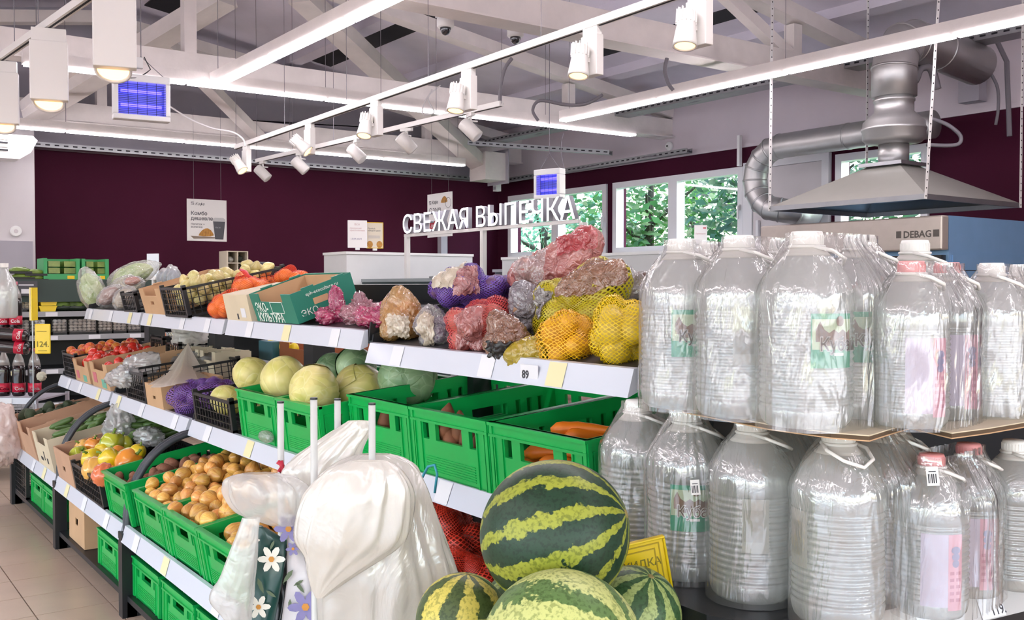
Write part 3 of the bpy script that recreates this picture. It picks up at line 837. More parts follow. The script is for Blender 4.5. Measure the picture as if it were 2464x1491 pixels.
# ------------------------------------------------------------------ heaps of loose produce
def heap(n, x0, x1, y0, y1, base, top, rr, seed, tries=14):
    """drop balls one after another; each comes to rest on the ones below"""
    rnd = random.Random(seed); B = []
    for _ in range(n):
        best = None
        for _t in range(tries):
            r_ = rnd.uniform(*rr); x = rnd.uniform(x0+r_, x1-r_); y = rnd.uniform(y0+r_, y1-r_)
            z = base+r_*.6
            for (a, b, c, q) in B:
                d2 = (a-x)**2+(b-y)**2; s_ = (r_+q)*.96
                if d2 < s_*s_: z = max(z, c+math.sqrt(s_*s_-d2))
            lim = top(x, y) if callable(top) else top
            if z+r_ > lim: continue
            if best is None or z < best[2]: best = (x, y, z, r_)
        if best: B.append(best)
    return B
def rotr(rnd): return (rnd.uniform(0, 6.28), rnd.uniform(0, 6.28), rnd.uniform(0, 6.28))
def onion_mesh(name, m, pointy=.35, seed=0, flat=.94, tip=1):
    def fn(d):
        up_ = max(0, d.z); q = 1+pointy*up_**9*tip-.05*max(0, -d.z)**3
        return q*(1+.02*math.sin(6*math.atan2(d.y, d.x)+seed)*(1-d.z*d.z))+.03*fnz(d, 1.5, seed)
    mb = MB().blob((0, 0, 0), (1, 1, flat), fn, 20, 14)
    # dry neck and root tuft
    mb.tube([(0, 0, .9), (.03, .02, 1.18), (.1, .05, 1.32)], [.15, .09, .04], 6)
    mb.tube([(0, 0, -.85), (0, 0, -.97)], [.14, .05], 6)
    return mb.mesh(name, m, True)
def skin(name, c1, c2, rough=.35, stripes=14, coat=.2):
    m = mat(name, c1, rough, coat=coat)
    nt = m.node_tree; b = nt.nodes['Principled BSDF']; N = nt.nodes.new; L = nt.links.new
    tc = N('ShaderNodeTexCoord'); sp = N('ShaderNodeSeparateXYZ'); L(tc.outputs['Object'], sp.inputs[0])
    at = N('ShaderNodeMath'); at.operation = 'ARCTAN2'; L(sp.outputs[1], at.inputs[0]); L(sp.outputs[0], at.inputs[1])
    cb = N('ShaderNodeCombineXYZ'); mu = N('ShaderNodeMath'); mu.operation = 'MULTIPLY'; mu.inputs[1].default_value = stripes/3; L(at.outputs[0], mu.inputs[0])
    L(mu.outputs[0], cb.inputs[0]); L(sp.outputs[2], cb.inputs[1])
    oi = N('ShaderNodeObjectInfo'); m5 = N('ShaderNodeMath'); m5.operation = 'MULTIPLY'; m5.inputs[1].default_value = 50; L(oi.outputs['Random'], m5.inputs[0]); L(m5.outputs[0], cb.inputs[2])
    n = N('ShaderNodeTexNoise'); n.inputs['Scale'].default_value = 1.3; n.inputs['Detail'].default_value = 3; L(cb.outputs[0], n.inputs['Vector'])
    r = N('ShaderNodeValToRGB'); r.color_ramp.elements[0].position = .35; r.color_ramp.elements[1].position = .68
    r.color_ramp.elements[0].color = (*hx(c2), 1); r.color_ramp.elements[1].color = (*hx(c1), 1); L(n.outputs['Fac'], r.inputs[0])
    hs = N('ShaderNodeHueSaturation'); L(r.outputs[0], hs.inputs['Color'])
    mr = N('ShaderNodeMapRange'); mr.inputs[3].default_value = .72; mr.inputs[4].default_value = 1.15; L(oi.outputs['Random'], mr.inputs[0]); L(mr.outputs[0], hs.inputs['Value'])
    mr2 = N('ShaderNodeMapRange'); mr2.inputs[3].default_value = .487; mr2.inputs[4].default_value = .513
    f = N('ShaderNodeMath'); f.operation = 'FRACT'; L(m5.outputs[0], f.inputs[0]); L(f.outputs[0], mr2.inputs[0]); L(mr2.outputs[0], hs.inputs['Hue'])
    L(hs.outputs[0], b.inputs['Base Color'])
    return m
onion_sk = skin('onion_skin', 'f2c066', 'd88f42', .3, 16)
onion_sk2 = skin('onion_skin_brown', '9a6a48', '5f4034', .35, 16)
white_on = skin('white_onion_skin', 'e9dba0', 'cdbb74', .35, 12)
potato_m = mat('potato_skin', 'a06a50', .7, var=.25, vscale=5, bump=.15, bscale=12)
ONION = [onion_mesh('onion', onion_sk, .3, k, .92+.05*k) for k in range(3)]
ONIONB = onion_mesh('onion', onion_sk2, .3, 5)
WONION = [onion_mesh('white_onion', white_on, .45, k) for k in range(2)]
def blobmesh(name, m, rad, amp=.08, sc=1.2, seed=0, nu=16, nv=10):
    return MB().blob((0, 0, 0), rad, lambda d: 1+amp*fnz(d, sc, seed)*2, nu, nv).mesh(name, m, True)
POT = [blobmesh('potato', potato_m, (1.25, .92, .85), .07, 1.3, k) for k in range(3)]
def place(meshes, pts, toW, name, lab, cat, grp, seed, tiltx=None, upr=False):
    rnd = random.Random(seed); out = []
    for (x, y, z, r_) in pts:
        me = rnd.choice(meshes); o = bpy.data.objects.new(name, me); COL.objects.link(o)
        o.location = toW(x, y, z); o.scale = (r_, r_, r_); o.rotation_euler = rotr(rnd) if not upr else (rnd.uniform(-.5, .5), rnd.uniform(-.5, .5), rnd.uniform(0, 6))
        tag(o, lab, cat, grp); out.append(o)
    return out
low = lambda x, y, z: SF('low', x, y, z)
midn = lambda x, y, z: SF('mid', x, y, z, True)
mid = lambda x, y, z: SF('mid', x, y, z)
top = lambda x, y, z: SF('top', x, y, z)
topn = lambda x, y, z: SF('top', x, y, z, True)
def mound(x, y): return .215+.06*min(1, max(0, (x-.02)/.30))
# farthest onion crate, middle, nearest
P1 = heap(190, .02, .56, 3.74, 4.11, .12, lambda x, y: mound(x, y), (.024, .034), 3)
P2 = heap(150, .02, .56, 3.345, 3.72, .11, lambda x, y: .225+.07*min(1, max(0, (x-.06)/.3)), (.028, .039), 4)
P3 = heap(90, .03, .56, 2.96, 3.31, .09, lambda x, y: .21+.06*min(1, max(0, (x-.1)/.3)), (.030, .040), 5)
for P_, lab, grp, sd in ((P1, 'small yellow onion heaped in the farthest onion crate', 'onions in the farthest onion crate', 1), (P2, 'yellow onion heaped in the middle onion crate', 'onions in the middle onion crate', 2), (P3, 'yellow onion in the nearest onion crate behind the carrier bags', 'onions in the nearest onion crate', 3)):
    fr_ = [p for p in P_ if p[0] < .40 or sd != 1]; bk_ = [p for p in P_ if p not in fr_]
    place(ONION, fr_, low, 'onion', lab, 'onion', grp, sd)
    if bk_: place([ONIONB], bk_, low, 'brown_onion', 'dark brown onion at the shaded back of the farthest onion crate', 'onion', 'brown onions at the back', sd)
place(POT, heap(60, .03, .5, 4.265, 4.615, .10, .19, (.022, .030), 6), low, 'potato', 'reddish brown potato in the green crate on the low shelf', 'potato', 'potatoes in the low green crate', 6)
# cabbages
def cab_mat(n, a, b_, vein):
    m = mat(n, a, .38, coat=.15); nt = m.node_tree; b = nt.nodes['Principled BSDF']; N = nt.nodes.new; L = nt.links.new
    tc = N('ShaderNodeTexCoord'); sp = N('ShaderNodeSeparateXYZ'); L(tc.outputs['Object'], sp.inputs[0])
    n1 = N('ShaderNodeTexNoise'); n1.inputs['Scale'].default_value = 12; n1.inputs['Detail'].default_value = 3; L(tc.outputs['Object'], n1.inputs['Vector'])
    r = N('ShaderNodeValToRGB'); r.color_ramp.elements[0].position = .35; r.color_ramp.elements[1].position = .65
    r.color_ramp.elements[0].color = (*hx(b_), 1); r.color_ramp.elements[1].color = (*hx(a), 1); L(n1.outputs['Fac'], r.inputs[0])
    w = N('ShaderNodeTexVoronoi'); w.feature = 'DISTANCE_TO_EDGE'; w.inputs['Scale'].default_value = 13
    mp = N('ShaderNodeMapping'); mp.inputs['Scale'].default_value = (1.3, 1.3, .5); L(tc.outputs['Object'], mp.inputs[0]); 
    nd = N('ShaderNodeTexNoise'); nd.inputs['Scale'].default_value = 5; L(mp.outputs[0], nd.inputs['Vector'])
    ad = N('ShaderNodeVectorMath'); ad.operation = 'MULTIPLY_ADD'; L(nd.outputs['Color'], ad.inputs[0]); ad.inputs[1].default_value = (.12, .12, .12); L(mp.outputs[0], ad.inputs[2]); L(ad.outputs[0], w.inputs['Vector'])
    r2 = N('ShaderNodeValToRGB'); r2.color_ramp.elements[0].position = .0; r2.color_ramp.elements[1].position = .03
    r2.color_ramp.elements[0].color = (1, 1, 1, 1); r2.color_ramp.elements[1].color = (0, 0, 0, 1); L(w.outputs['Distance'], r2.inputs[0])
    mx = N('ShaderNodeMix'); mx.data_type = 'RGBA'; vm = N('ShaderNodeMath'); vm.operation = 'MULTIPLY'; vm.inputs[1].default_value = .3; L(r2.outputs[0], vm.inputs[0]); L(vm.outputs[0], mx.inputs[0]); L(r.outputs[0], mx.inputs[6]); mx.inputs[7].default_value = (*hx(vein), 1)
    L(mx.outputs[2], b.inputs['Base Color'])
    bm = N('ShaderNodeBump'); bm.inputs['Strength'].default_value = .5; bm.inputs['Distance'].default_value = .02; L(w.outputs['Distance'], bm.inputs['Height']); L(bm.outputs[0], b.inputs['Normal'])
    return m
cab_y = cab_mat('cabbage_pale', 'e4d690', 'c6c068', 'f0ecc0')
cab_g = cab_mat('cabbage_green', '9db58a', '6f9268', 'cfdcb4')
def cabbage(px, py, r_, X, lab, green=False, rot=(0, 0, 0), sq=(1, 1, .9), stem=None):
    p = PX(px, py, X); t = thing('cabbage', lab, 'cabbage', p, rot)
    sd = int(px)
    def fn(d):
        q = 1+.03*fnz(d, 1.2, sd)
        a = math.atan2(d.y, d.x)+1.2*d.z
        q += .018*((a*5/6.283) % 1)          # the edge of each outer leaf stands a little proud
        return q
    obj('head', MB().blob((0, 0, 0), (r_*sq[0], r_*sq[1], r_*sq[2]), fn, 48, 30), cab_g if green else cab_y, t, True)
    # wrapped outer leaves
    rnd = random.Random(sd)
    for k in range(3):
        a0 = rnd.uniform(0, 6.28); 
        def leaf(u, v, a0=a0, k=k):
            th = .25+1.55*v; ph = a0+(u-.5)*1.9*math.sin(th)**.4*(1-.25*v)
            q = r_*(1.022+.012*k+.012*math.sin(9*v+3*u))+.003*abs(u-.5)
            return (q*sq[0]*math.sin(th)*math.cos(ph), q*sq[1]*math.sin(th)*math.sin(ph), -q*sq[2]*math.cos(th))
        obj('outer_leaf', MB().grid(leaf, 12, 12), cab_g if green else cab_y, t, True)
    st = MB().lathe([(r_*.16, -r_*.93*sq[2]), (r_*.19, -r_*1.0*sq[2]), (r_*.14, -r_*1.04*sq[2]), (r_*.03, -r_*1.045*sq[2])], 14)
    obj('stem_stub', st, mat('stub', 'c9a965', .6, var=.3), t, True)
cabbage(608, 903, .083, 1.52, 'pale cabbage at the left end of the heap above the mesh crate', rot=(R(10), R(30), 0))
cabbage(684, 912, .088, 1.50, 'pale cabbage second from the left in the heap', rot=(R(-20), R(10), 1), sq=(1, 1, 1.02))
cabbage(755, 938, .088, 1.46, 'round yellowish cabbage showing its cut stem end in front', rot=(R(78), 0, R(-58)), sq=(1, 1, .96))
cabbage(545, 962, .068, 1.45, 'small pale cabbage low in the black mesh crate', rot=(0, R(30), 0))
cabbage(868, 942, .100, 1.66, 'large pale cabbage lying at the right of the pale ones', rot=(R(35), R(60), 0), sq=(1, 1, .95))
cabbage(802, 888, .072, 1.72, 'grey green cabbage behind, left one of the pair', True, (R(20), 0, 0))
cabbage(858, 884, .082, 1.72, 'grey green cabbage behind, right one of the pair', True, (R(50), R(20), 1))
cabbage(980, 908, .094, 1.74, 'big leafy green cabbage with dark stem end beside the empty crate', True, (R(75), 0, R(-45)), sq=(1.1, 1.1, .95))
cabbage(612, 978, .06, 1.55, 'cabbage seen inside the green crate through its opening', rot=(0, 0, 0))
cabbage(735, 1005, .07, 1.55, 'cabbage low inside the second green crate', rot=(0, 0, 0))
# carrots, brown roots, corn-like yellow leaves
carrot_m = mat('carrot', 'f07f1e', .45, var=.12, vscale=8, bump=.25, bscale=6)
root_m = mat('beet_root', '8a5538', .7, var=.3, vscale=5, bump=.2)
def carrot_mesh(sd):
    rnd = random.Random(sd); pts = []; rr = []
    for i in range(12):
        f = i/11; pts.append((f*.19, .008*math.sin(f*3+sd), .005*math.sin(f*5+sd))); rr.append(.021*(1-.55*f)*(1+.05*math.sin(f*40)) if 0 < i < 11 else .008*(1-.6*f))
    return MB().tube(pts, rr, 12).mesh('carrot', carrot_m, True)
CM = [carrot_mesh(k) for k in range(3)]
rnd = random.Random(11)
cl = [(.09, 1.99, .19, -.75), (.10, 1.94, .175, -.35), (.06, 2.0, .17, -.15), (.045, 2.05, .12, -.9), (.045, 1.99, .10, -.8), (.05, 1.95, .085, -.6), (.14, 2.05, .10, -.9), (.20, 1.95, .12, -.3), (.16, 2.06, .13, -.4), (.045, 1.80, .11, .4), (.045, 1.83, .09, .5), (.05, 2.09, .08, -.9)]
for k, (u, y, w, a) in enumerate(cl):
    o = bpy.data.objects.new('carrot', CM[k % 3]); COL.objects.link(o); p = midn(u, y, w-.01*(k < 3))
    o.location = p; o.rotation_euler = (0, rnd.uniform(-.15, .1), a)
    tag(o, ['long orange carrot lying highest across the crate', 'orange carrot just below the highest one', 'short orange carrot left of the two long ones'][k] if k < 3 else 'orange carrot heaped lower in the nearest big green crate', 'carrot', None if k < 3 else 'carrots in the big crate')
for k, (u, y, w, r_) in enumerate(((.05, 2.44, .16, .028), (.06, 2.38, .15, .024), (.05, 2.41, .10, .03), (.07, 2.35, .10, .03), (.06, 2.30, .09, .025), (.06, 2.83, .11, .03), (.08, 2.66, .10, .03), (.05, 2.5, .1, .02))):
    o = obj('brown_root', MB().tube([(0, 0, -r_*1.8), (0, 0, -r_), (.003, 0, 0), (.006, 0, r_*1.2), (.01, 0, r_*2.0)], [r_*.4, r_*.95, r_, r_*.7, r_*.15], 12), root_m, None, True, midn(u, y, w), (.2*(k % 3-1), .2, k))
    tag(o, 'brown root vegetable poking up in the middle big crate' if k < 2 else 'brown root vegetable low in a big green crate', 'vegetable', 'roots poking up' if k < 2 else 'roots low in the crates')
# ------------------------------------------------------------------ bags drawn tight over what is in them
def pack(n, c, rad, r_, seed, squash=.8):
    """n balls inside an ellipsoid round c, kept apart"""
    rnd = random.Random(seed); B = []; c = Vector(c)
    k = 1.75
    for _ in range(4000):
        if len(B) >= n: break
        if _ % 400 == 399: k *= .93
        d = Vector((rnd.uniform(-1, 1), rnd.uniform(-1, 1), rnd.uniform(-1, 1)))
        if d.length > 1: continue
        q = r_*rnd.uniform(.85, 1.12)
        p = Vector((c.x+d.x*(rad[0]-q*.9), c.y+d.y*(rad[1]-q*.9), c.z+d.z*(rad[2]-q*.9)))
        if all((p-b[0]).length > (q+b[1])*k/2 for b in B): B.append((p, q))
    return B
def shell_fn(c, balls, marg, seed, tail=None, wr=.006, soft=.006):
    c = Vector(c)
    def f(d):
        m = -1
        ts = []
        for p, q in balls:
            v = p-c; t = v.dot(d); pr = (v-d*t).length; rr = q+marg
            ts.append(t+math.sqrt(rr*rr-pr*pr) if pr < rr else t-(pr-rr)*1.1)
        mx = max(ts); s_ = sum(math.exp((t-mx)/soft) for t in ts)
        r_ = mx+soft*math.log(s_)*.6
        if tail:
            for td, ln, sh in tail:
                a = max(0, d.dot(td)); r_ += ln*a**sh
        w = abs(fnz(d, 6, seed)); r_ += wr*(1-2*w)+wr*.7*(1-3*abs(fnz(d, 13, seed+1)))
        return max(.01, r_)
    return f
def bag(name, lab, cat, c, rad, n, r_, meshes, inlab, inname, incat, seed, cover, tails=(), patches=(), wr=.006, marg=.004, nu=56, nv=36, asp=(1, 1, 1), grp=None):
    """c world centre; contents are things of their own, the bag is wrapped round them"""
    c = Vector(c); B = pack(n, c, rad, r_, seed)
    rnd = random.Random(seed+5)
    for p, q in B:
        o = bpy.data.objects.new(inname, rnd.choice(meshes)); COL.objects.link(o)
        o.location = p; o.scale = (q, q, q); o.rotation_euler = rotr(rnd)
        tag(o, inlab, incat, grp or inlab[:60])
    tl = [(Vector(d).normalized(), ln, sh) for d, ln, sh in tails]
    f = shell_fn((0, 0, 0), [(p-c, q) for p, q in B], marg, seed, tl, wr)
    t = thing(name, lab, cat, c)
    obj('wrapping', MB().blob((0, 0, 0), (1, 1, 1), f, nu, nv), cover, t, True)
    for (th0, th1, ph0, ph1, m, pn, jag) in patches:
        def pf(u, v):
            th = th0+(th1-th0)*v+jag*math.sin(u*31+seed)*(1 if .02 < v < .98 else 1.5)*.5; ph = ph0+(ph1-ph0)*u+jag*math.sin(v*23+seed)*.5
            d = Vector((math.sin(th)*math.cos(ph), math.sin(th)*math.sin(ph), math.cos(th)))
            return d*(f(d)+.006)
        obj(pn, MB().grid(pf, 22, 18), m, t, True)
    return t
# viewer-side direction in azimuth is about 216 degrees (towards -X -Y); film_ and net_ covers
clearf = film('clear_film', 'e8e6e4', .72, .9, .10, 22, 1.0, transl=.3)
pinkf = film('pink_film', 'e84a8c', .50, 1.0, .10, 26, 1.0, tint='fbc0d8', transl=.3)
creamf = film('cream_film', 'e6bd7a', .50, .9, .12, 24, .9, tint='f6e0b8', transl=.3)
beigep = film('beige_print', 'e0d0b8', .10, .8, .2, 14, .6, transl=.2)
brownp = film('brown_print', 'a8765a', .35, 1, .12, 30, 1.0, tint='e0c0a8', transl=.2)
redp = film('red_print', 'b9383f', .12, .9, .15, 26, .8, transl=.2)
pinkp = film('pink_print', 'd98a86', .35, 1, .14, 28, 1.0, tint='f0c4bc', transl=.2)
foilp = film('foil_print', 'a9a2ac', .2, 1, .1, 28, 1.0)
yellp = film('yellow_print', 'd8bc22', .2, .8, .2, 20, .8, transl=.4)
net_red = netmat('net_red', 'e0402c', 42, 30, .28)
net_or = netmat('net_orange', 'f0481c', 36, 26, .2)
net_pink = netmat('net_pinkred', 'c94a4a', 60, 44, .26)
net_pur = netmat('net_purple', '6a4aa8', 70, 50, .34)
net_pur2 = netmat('net_dark_purple', '7a55a8', 60, 46, .28)
net_oliv = netmat('net_olive', 'b5a814', 60, 44, .42)
net_yel = netmat('net_yellow', 'f0b81a', 34, 26, .24)
net_yel2 = netmat('net_bright_yellow', 'f0cc14', 34, 26, .24)
pm = lambda n, c, k: [blobmesh(n, mat(n+'_skin', c, .5, var=.15, vscale=4, bump=.1, bscale=10), (1.2, .95, .9), .07, 1.3, k+j) for j in range(2)]
POTP, POTY, POTB, POTV, POTO = pm('pink_potato', 'd88a78', 3), pm('yellow_potato', 'e6c85a', 5), pm('brown_potato', 'a0785a', 7), pm('purple_potato', '6a4a6e', 9), pm('amber_potato', 'e8a82a', 11)
SX = 1.66
bag('film_bag', 'cream and orange film bag of yellow onions at the left end of the potato shelf', 'bag', PX(975, 775, SX), (.10, .085, .075), 7, .036, ONION, 'yellow onion inside the cream film bag', 'onion', 'onion', 31, creamf, [((-.2, .3, 1), .05, 8)], ((1.2, 2.2, R(190), R(250), beigep, 'printed_panel', .05),))
bag('film_bag', 'small beige film bag standing between the cream bag and the pink potatoes', 'bag', PX(1043, 795, 1.63), (.06, .055, .06), 5, .032, POTV, 'dark potato inside the small beige bag', 'purple_potato', 'potato', 32, clearf, [((0, .2, 1), .04, 8)], ((.5, 2.5, R(185), R(240), beigep, 'printed_panel', .08),))
bag('net_bag', 'purple net bag of dark potatoes with a pale paper label on top', 'bag', PX(1135, 694, 1.80), (.15, .15, .075), 16, .040, POTV, 'dark purple potato inside the purple net bag', 'purple_potato', 'potato', 33, net_pur, [((.3, .9, .35), .03, 6)], ((.45, 1.55, R(150), R(215), beigep, 'paper_label', .03), (.8, 1.7, R(215), R(250), pinkp, 'printed_panel', .03)), soft_ if False else .005)
bag('net_bag', 'pink net bag of red potatoes with a clear printed panel in front', 'bag', PX(1158, 788, 1.65), (.11, .12, .085), 15, .037, POTP, 'pink potato inside the pink net bag', 'pink_potato', 'potato', 34, net_pink, [((0, -.6, .6), .03, 6)], ((.6, 2.3, R(180), R(238), pinkp, 'printed_panel', .05),))
bag('film_bag', 'brown and clear film bag slumped over the shelf edge', 'bag', PX(1222, 818, 1.60), (.06, .07, .05), 6, .030, POTB, 'brown potato inside the slumped clear bag', 'brown_potato', 'potato', 35, brownp, [((-.3, -.2, -.9), .05, 5), ((-.2, .5, .9), .04, 6)], ((1.6, 2.6, R(170), R(280), mat('black_print', '201c1c', .3), 'black_print', .09),))
bag('film_bag', 'pink film bag of red potatoes lying on top at the back, red label corner raised', 'bag', PX(1335, 655, 1.92), (.14, .15, .075), 17, .040, POTP, 'red potato inside the topmost pink bag', 'pink_potato', 'potato', 36, pinkp, [((.1, -.85, .65), .10, 7), ((-.3, .8, -.4), .04, 6)], ((.55, 1.2, R(235), R(275), redp, 'red_label', .02), (.9, 1.9, R(175), R(215), clearf, 'clear_panel', .03)))
bag('net_bag', 'olive green net bag of potatoes with a wide brown printed band at its top', 'bag', PX(1385, 748, 1.78), (.12, .12, .12), 16, .042, POTY, 'pale potato inside the olive net bag', 'yellow_potato', 'potato', 37, net_oliv, [((.2, -.75, .75), .10, 6), ((-.6, .5, -.6), .05, 6)], ((.3, 1.15, R(190), R(285), brownp, 'brown_band', .03), (1.0, 1.7, R(150), R(185), foilp, 'foil_strip', .06)))
bag('net_bag', 'orange net bag of large potatoes in front, one bulging below the shelf edge', 'bag', PX(1378, 815, 1.64), (.09, .085, .075), 9, .040, POTO, 'amber potato inside the orange net', 'amber_potato', 'potato', 38, net_yel, [((-.4, .5, -.6), .03, 6)], ((2.2, 2.9, R(150), R(240), beigep, 'paper_hem', .08),))
bag('net_bag', 'bright yellow net bag of potatoes leaning behind the first water bottle', 'bag', PX(1497, 805, 1.64), (.08, .085, .085), 10, .040, POTY, 'yellow potato inside the bright yellow net', 'yellow_potato', 'potato', 39, net_yel2, [((.3, .5, .6), .03, 6)])
bag('film_bag', 'dark brown potato bag at the back right with clear wrinkled film', 'bag', PX(1520, 694, 1.92), (.09, .11, .06), 9, .038, pm('dark_potato', '5a4038', 21), 'dark brown potato inside the rear clear bag', 'dark_potato', 'potato', 40, clearf, [((-.2, .4, .9), .05, 7)])
bag('film_bag', 'yellow film pouch lying at the shelf edge under the olive bag', 'bag', PX(1292, 838, 1.60), (.05, .05, .035), 4, .028, POTY, 'yellow potato inside the small yellow pouch', 'yellow_potato', 'potato', 41, yellp, [((-.5, .6, -.3), .04, 5)])
bag('film_bag', 'silvery film bag squeezed between the pink and the olive bags', 'bag', PX(1272, 748, 1.72), (.055, .05, .06), 5, .030, POTB, 'brown potato inside the silvery bag', 'brown_potato', 'potato', 42, foilp, [((-.1, .3, 1), .04, 5)])
for (th, dx, s_) in ((0, 0, 0),):
    pass
# logo squares printed on the pink bags
def logo(px, py, X, h, m, lab):
    p = PX(px, py, X)
    return text('5', h, m, None, lab, p, (R(80), 0, R(-62)))
# pink radish bags
RAD = [blobmesh('radish', mat('radish_skin', 'c02a62', .4, var=.2, vscale=5), (1, 1, .95), .06, 1.4, k) for k in range(2)]
for k, (px, py, X, rd, tl, lab) in enumerate(((812, 758, 1.66, (.075, .11, .04), ((-.1, .0, 1), .075, 8), 'pink film bag of radishes with a tall twisted peak, leftmost'), (872, 756, 1.68, (.08, .10, .04), ((.1, .6, 1), .05, 8), 'pink film bag of radishes, middle of the row'),
                                  (908, 765, 1.62, (.07, .08, .03), ((0, -.6, .5), .04, 6), 'flat pink film bag of radishes at the shelf edge'), (942, 755, 1.70, (.07, .09, .035), ((.1, -.7, .9), .07, 12), 'pink film bag of radishes with a thin twisted end, rightmost'))):
    bag('radish_bag', lab, 'bag', PX(px, py, X), rd, 9, .022, RAD, 'radish inside a pink film bag', 'radish', 'radish', 50+k, pinkf if k % 2 == 0 else film('pink_film_pale', 'e0a0b0', .55, .9, .1, 30, 1.0, tint='f4c8d4', transl=.3), [tl], wr=.014, grp='radishes in film bags')
# oranges in nets
ORG = [blobmesh('orange', mat('orange_peel', 'ffa24c', .4, var=.12, vscale=4, bump=.2, bscale=60), (1, 1, .95), .02, 1.2, k) for k in range(2)]
for k, (px, py, X, rd, n, tl, lab) in enumerate(((598, 690, 1.78, (.10, .09, .055), 9, ((-.3, .5, 1), .05, 10), 'red net of oranges in the middle of the orange heap'), (640, 682, 1.95, (.11, .10, .055), 9, ((0, -.6, .5), .03, 8), 'red net of oranges farther back on the heap'),
                                     (700, 668, 1.97, (.09, .09, .045), 7, ((0, -.4, 1), .03, 9), 'red net of oranges at the back right of the heap'), (532, 738, 1.56, (.06, .10, .055), 7, ((.6, -.3, .6), .06, 6), 'red net of oranges hanging over the front rail'))):
    bag('orange_net', lab, 'net bag', PX(px, py, X), rd, n, .038, ORG, 'orange inside a red net', 'orange', 'orange', 60+k, net_or, [tl], wr=.001, marg=.003, grp='oranges in red nets')
o = obj('net_tail', MB().tube([PX(*q, 1.8) for q in ((606, 672), (598, 664), (590, 655), (578, 648))], [.012, .008, .012, .006], 8), mat('magenta_tail', 'd0204a', .5), None, True)
tag(o, 'magenta twisted end of an orange net sticking up', 'net end')
# black crate with white onions
Tt = SH['top'][2]
pc = SF('top', -.02, 4.80, .004)
mesh_crate('mesh_crate', 'black mesh crate of white onions jutting over the top rail', pc, (0, -Tt, 0), .54, .37, .15)
WP = heap(75, .02, .52, 4.82, 5.15, .06, .235, (.027, .034), 71)
place(WONION, WP, lambda x, y, z: SF('top', x-.02, y, z), 'white_onion', 'white onion heaped in the black mesh crate on the top shelf', 'onion', 'white onions in the black crate', 71)
for k, (px, py, X) in enumerate(((612, 654, 1.99), (588, 664, 1.97))):
    o = bpy.data.objects.new('white_onion', WONION[k]); COL.objects.link(o); o.location = PX(px, py, X); o.scale = (.034,)*3; o.rotation_euler = (1, k, 2)
    tag(o, ['single white onion perched highest above the red nets', 'single white onion just left of the highest one'][k], 'onion')
t = carton('open cardboard box left of the black onion crate on the top shelf', SF('top', .0, 5.22, .002), (0, -Tt-R(4), 0), .40, .38, .145)
mesh_crate('mesh_crate', 'small black mesh crate at the end of the far top shelf', SF('top', .0, 5.76, .004), (0, -Tt, 0), .3, .29, .11)
t = carton('small closed brown carton between the oranges and the green box', SF('top', .0, 4.02, .002), (0, -Tt, 0), .26, .29, .115, cardw_m, notch=False, slot=False, lid=True)
obj('carton_sticker', MB().box(-.002, .05, .02, -.0005, .10, .06), tick, t); obj('carton_hole', MB().box(-.0015, .14, .01, -.0005, .155, .035), ink, t)
# green printed box
ecg = mat('box_green_print', '1f7a66', .5, var=.06, vscale=5)
t = carton('dark green printed vegetable box tilted on the top shelf, empty', SF('top', .0, 3.53, .01), (0, -R(19), 0), .27, .42, .12, ecg, notch=True, slot=False)
obj('inner_lining', MB().box(.006, .006, .006, .26, .009, .115).box(.006, .411, .006, .26, .414, .115).box(.255, .01, .006, .262, .41, .115).box(.006, .01, .006, .255, .41, .008), card_m, t)
wt = mat('white_print', 'dfe8e2', .6)
text('ЭКО-', .052, wt, t, 'lettering', (-.002, .385, .045), FX, bold=.0008); text('КУЛЬТУРА', .050, wt, t, 'lettering', (-.002, .385, .003), FX, bold=.0008)
text('eph-ecoculture.ru', .02, wt, t, 'lettering', (.06, -.002, .092), FM); text('ЭКО', .035, wt, t, 'lettering', (.02, -.002, .02), FM)
g = MB()
for a, b in (((.10, .04), (.22, .04)), ((.10, .085), (.22, .085)), ((.10, .04), (.10, .085)), ((.22, .04), (.22, .085))):
    g.box(-.0022, min(a[0], b[0]), min(a[1], b[1]), -.001, max(a[0], b[0])+.003, max(a[1], b[1])+.003)
obj('printed_frame', g, wt, t)
obj('hand_hole', MB().box(.085, -.0015, .05, .15, .0, .075), card_m, t)
# napa cabbages and wrapped greens on the far top shelf
napa = cab_mat('napa_green', 'd3dc9a', '9dbf5a', 'f2f3dc')
def napa_bag(px, py, X, r_, L_, dirv, lab, fm=clearf, col=None):
    p = PX(px, py, X); t = thing('wrapped_vegetable', lab, 'vegetable', p)
    d = Vector(dirv).normalized(); x = d.orthogonal().normalized(); y = d.cross(x); M = Matrix((x, y, d)).transposed().to_4x4()
    sd = int(px)
    obj('vegetable_head', MB().blob((0, 0, 0), (r_, r_, L_), lambda q: 1+.09*math.sin(9*math.atan2(q.y, q.x)+4*q.z)*(1-abs(q.z))**.5+.12*fnz(q, 2.2, sd), 36, 20, M), col or napa, t, True)
    obj('film_wrap', MB().blob((0, 0, 0), (r_*1.22, r_*1.22, L_*1.18), lambda q: 1+.10*(1-2*abs(fnz(q, 3, sd)))+.5*max(0, q.z)**12*.4, 36, 24, M), fm, t, True)
napa_bag(222, 700, 1.62, .07, .12, (-.3, .2, 1), 'film wrapped pale green leafy cabbage standing at the far left end')
napa_bag(318, 662, 1.86, .065, .15, (.7, -.6, .35), 'film wrapped yellow green napa cabbage lying at the back')
napa_bag(262, 712, 1.62, .045, .085, (.4, -.7, .5), 'pinkish wrapped sausage shaped packet leaning on the leafy cabbage', col=mat('pink_veg', 'b98a80', .5, var=.2))
napa_bag(300, 718, 1.62, .05, .07, (.3, -.5, .5), 'crinkled clear bag of pale roots at the shelf edge', col=mat('pale_roots', 'cdb8a0', .6, var=.25, vscale=10))
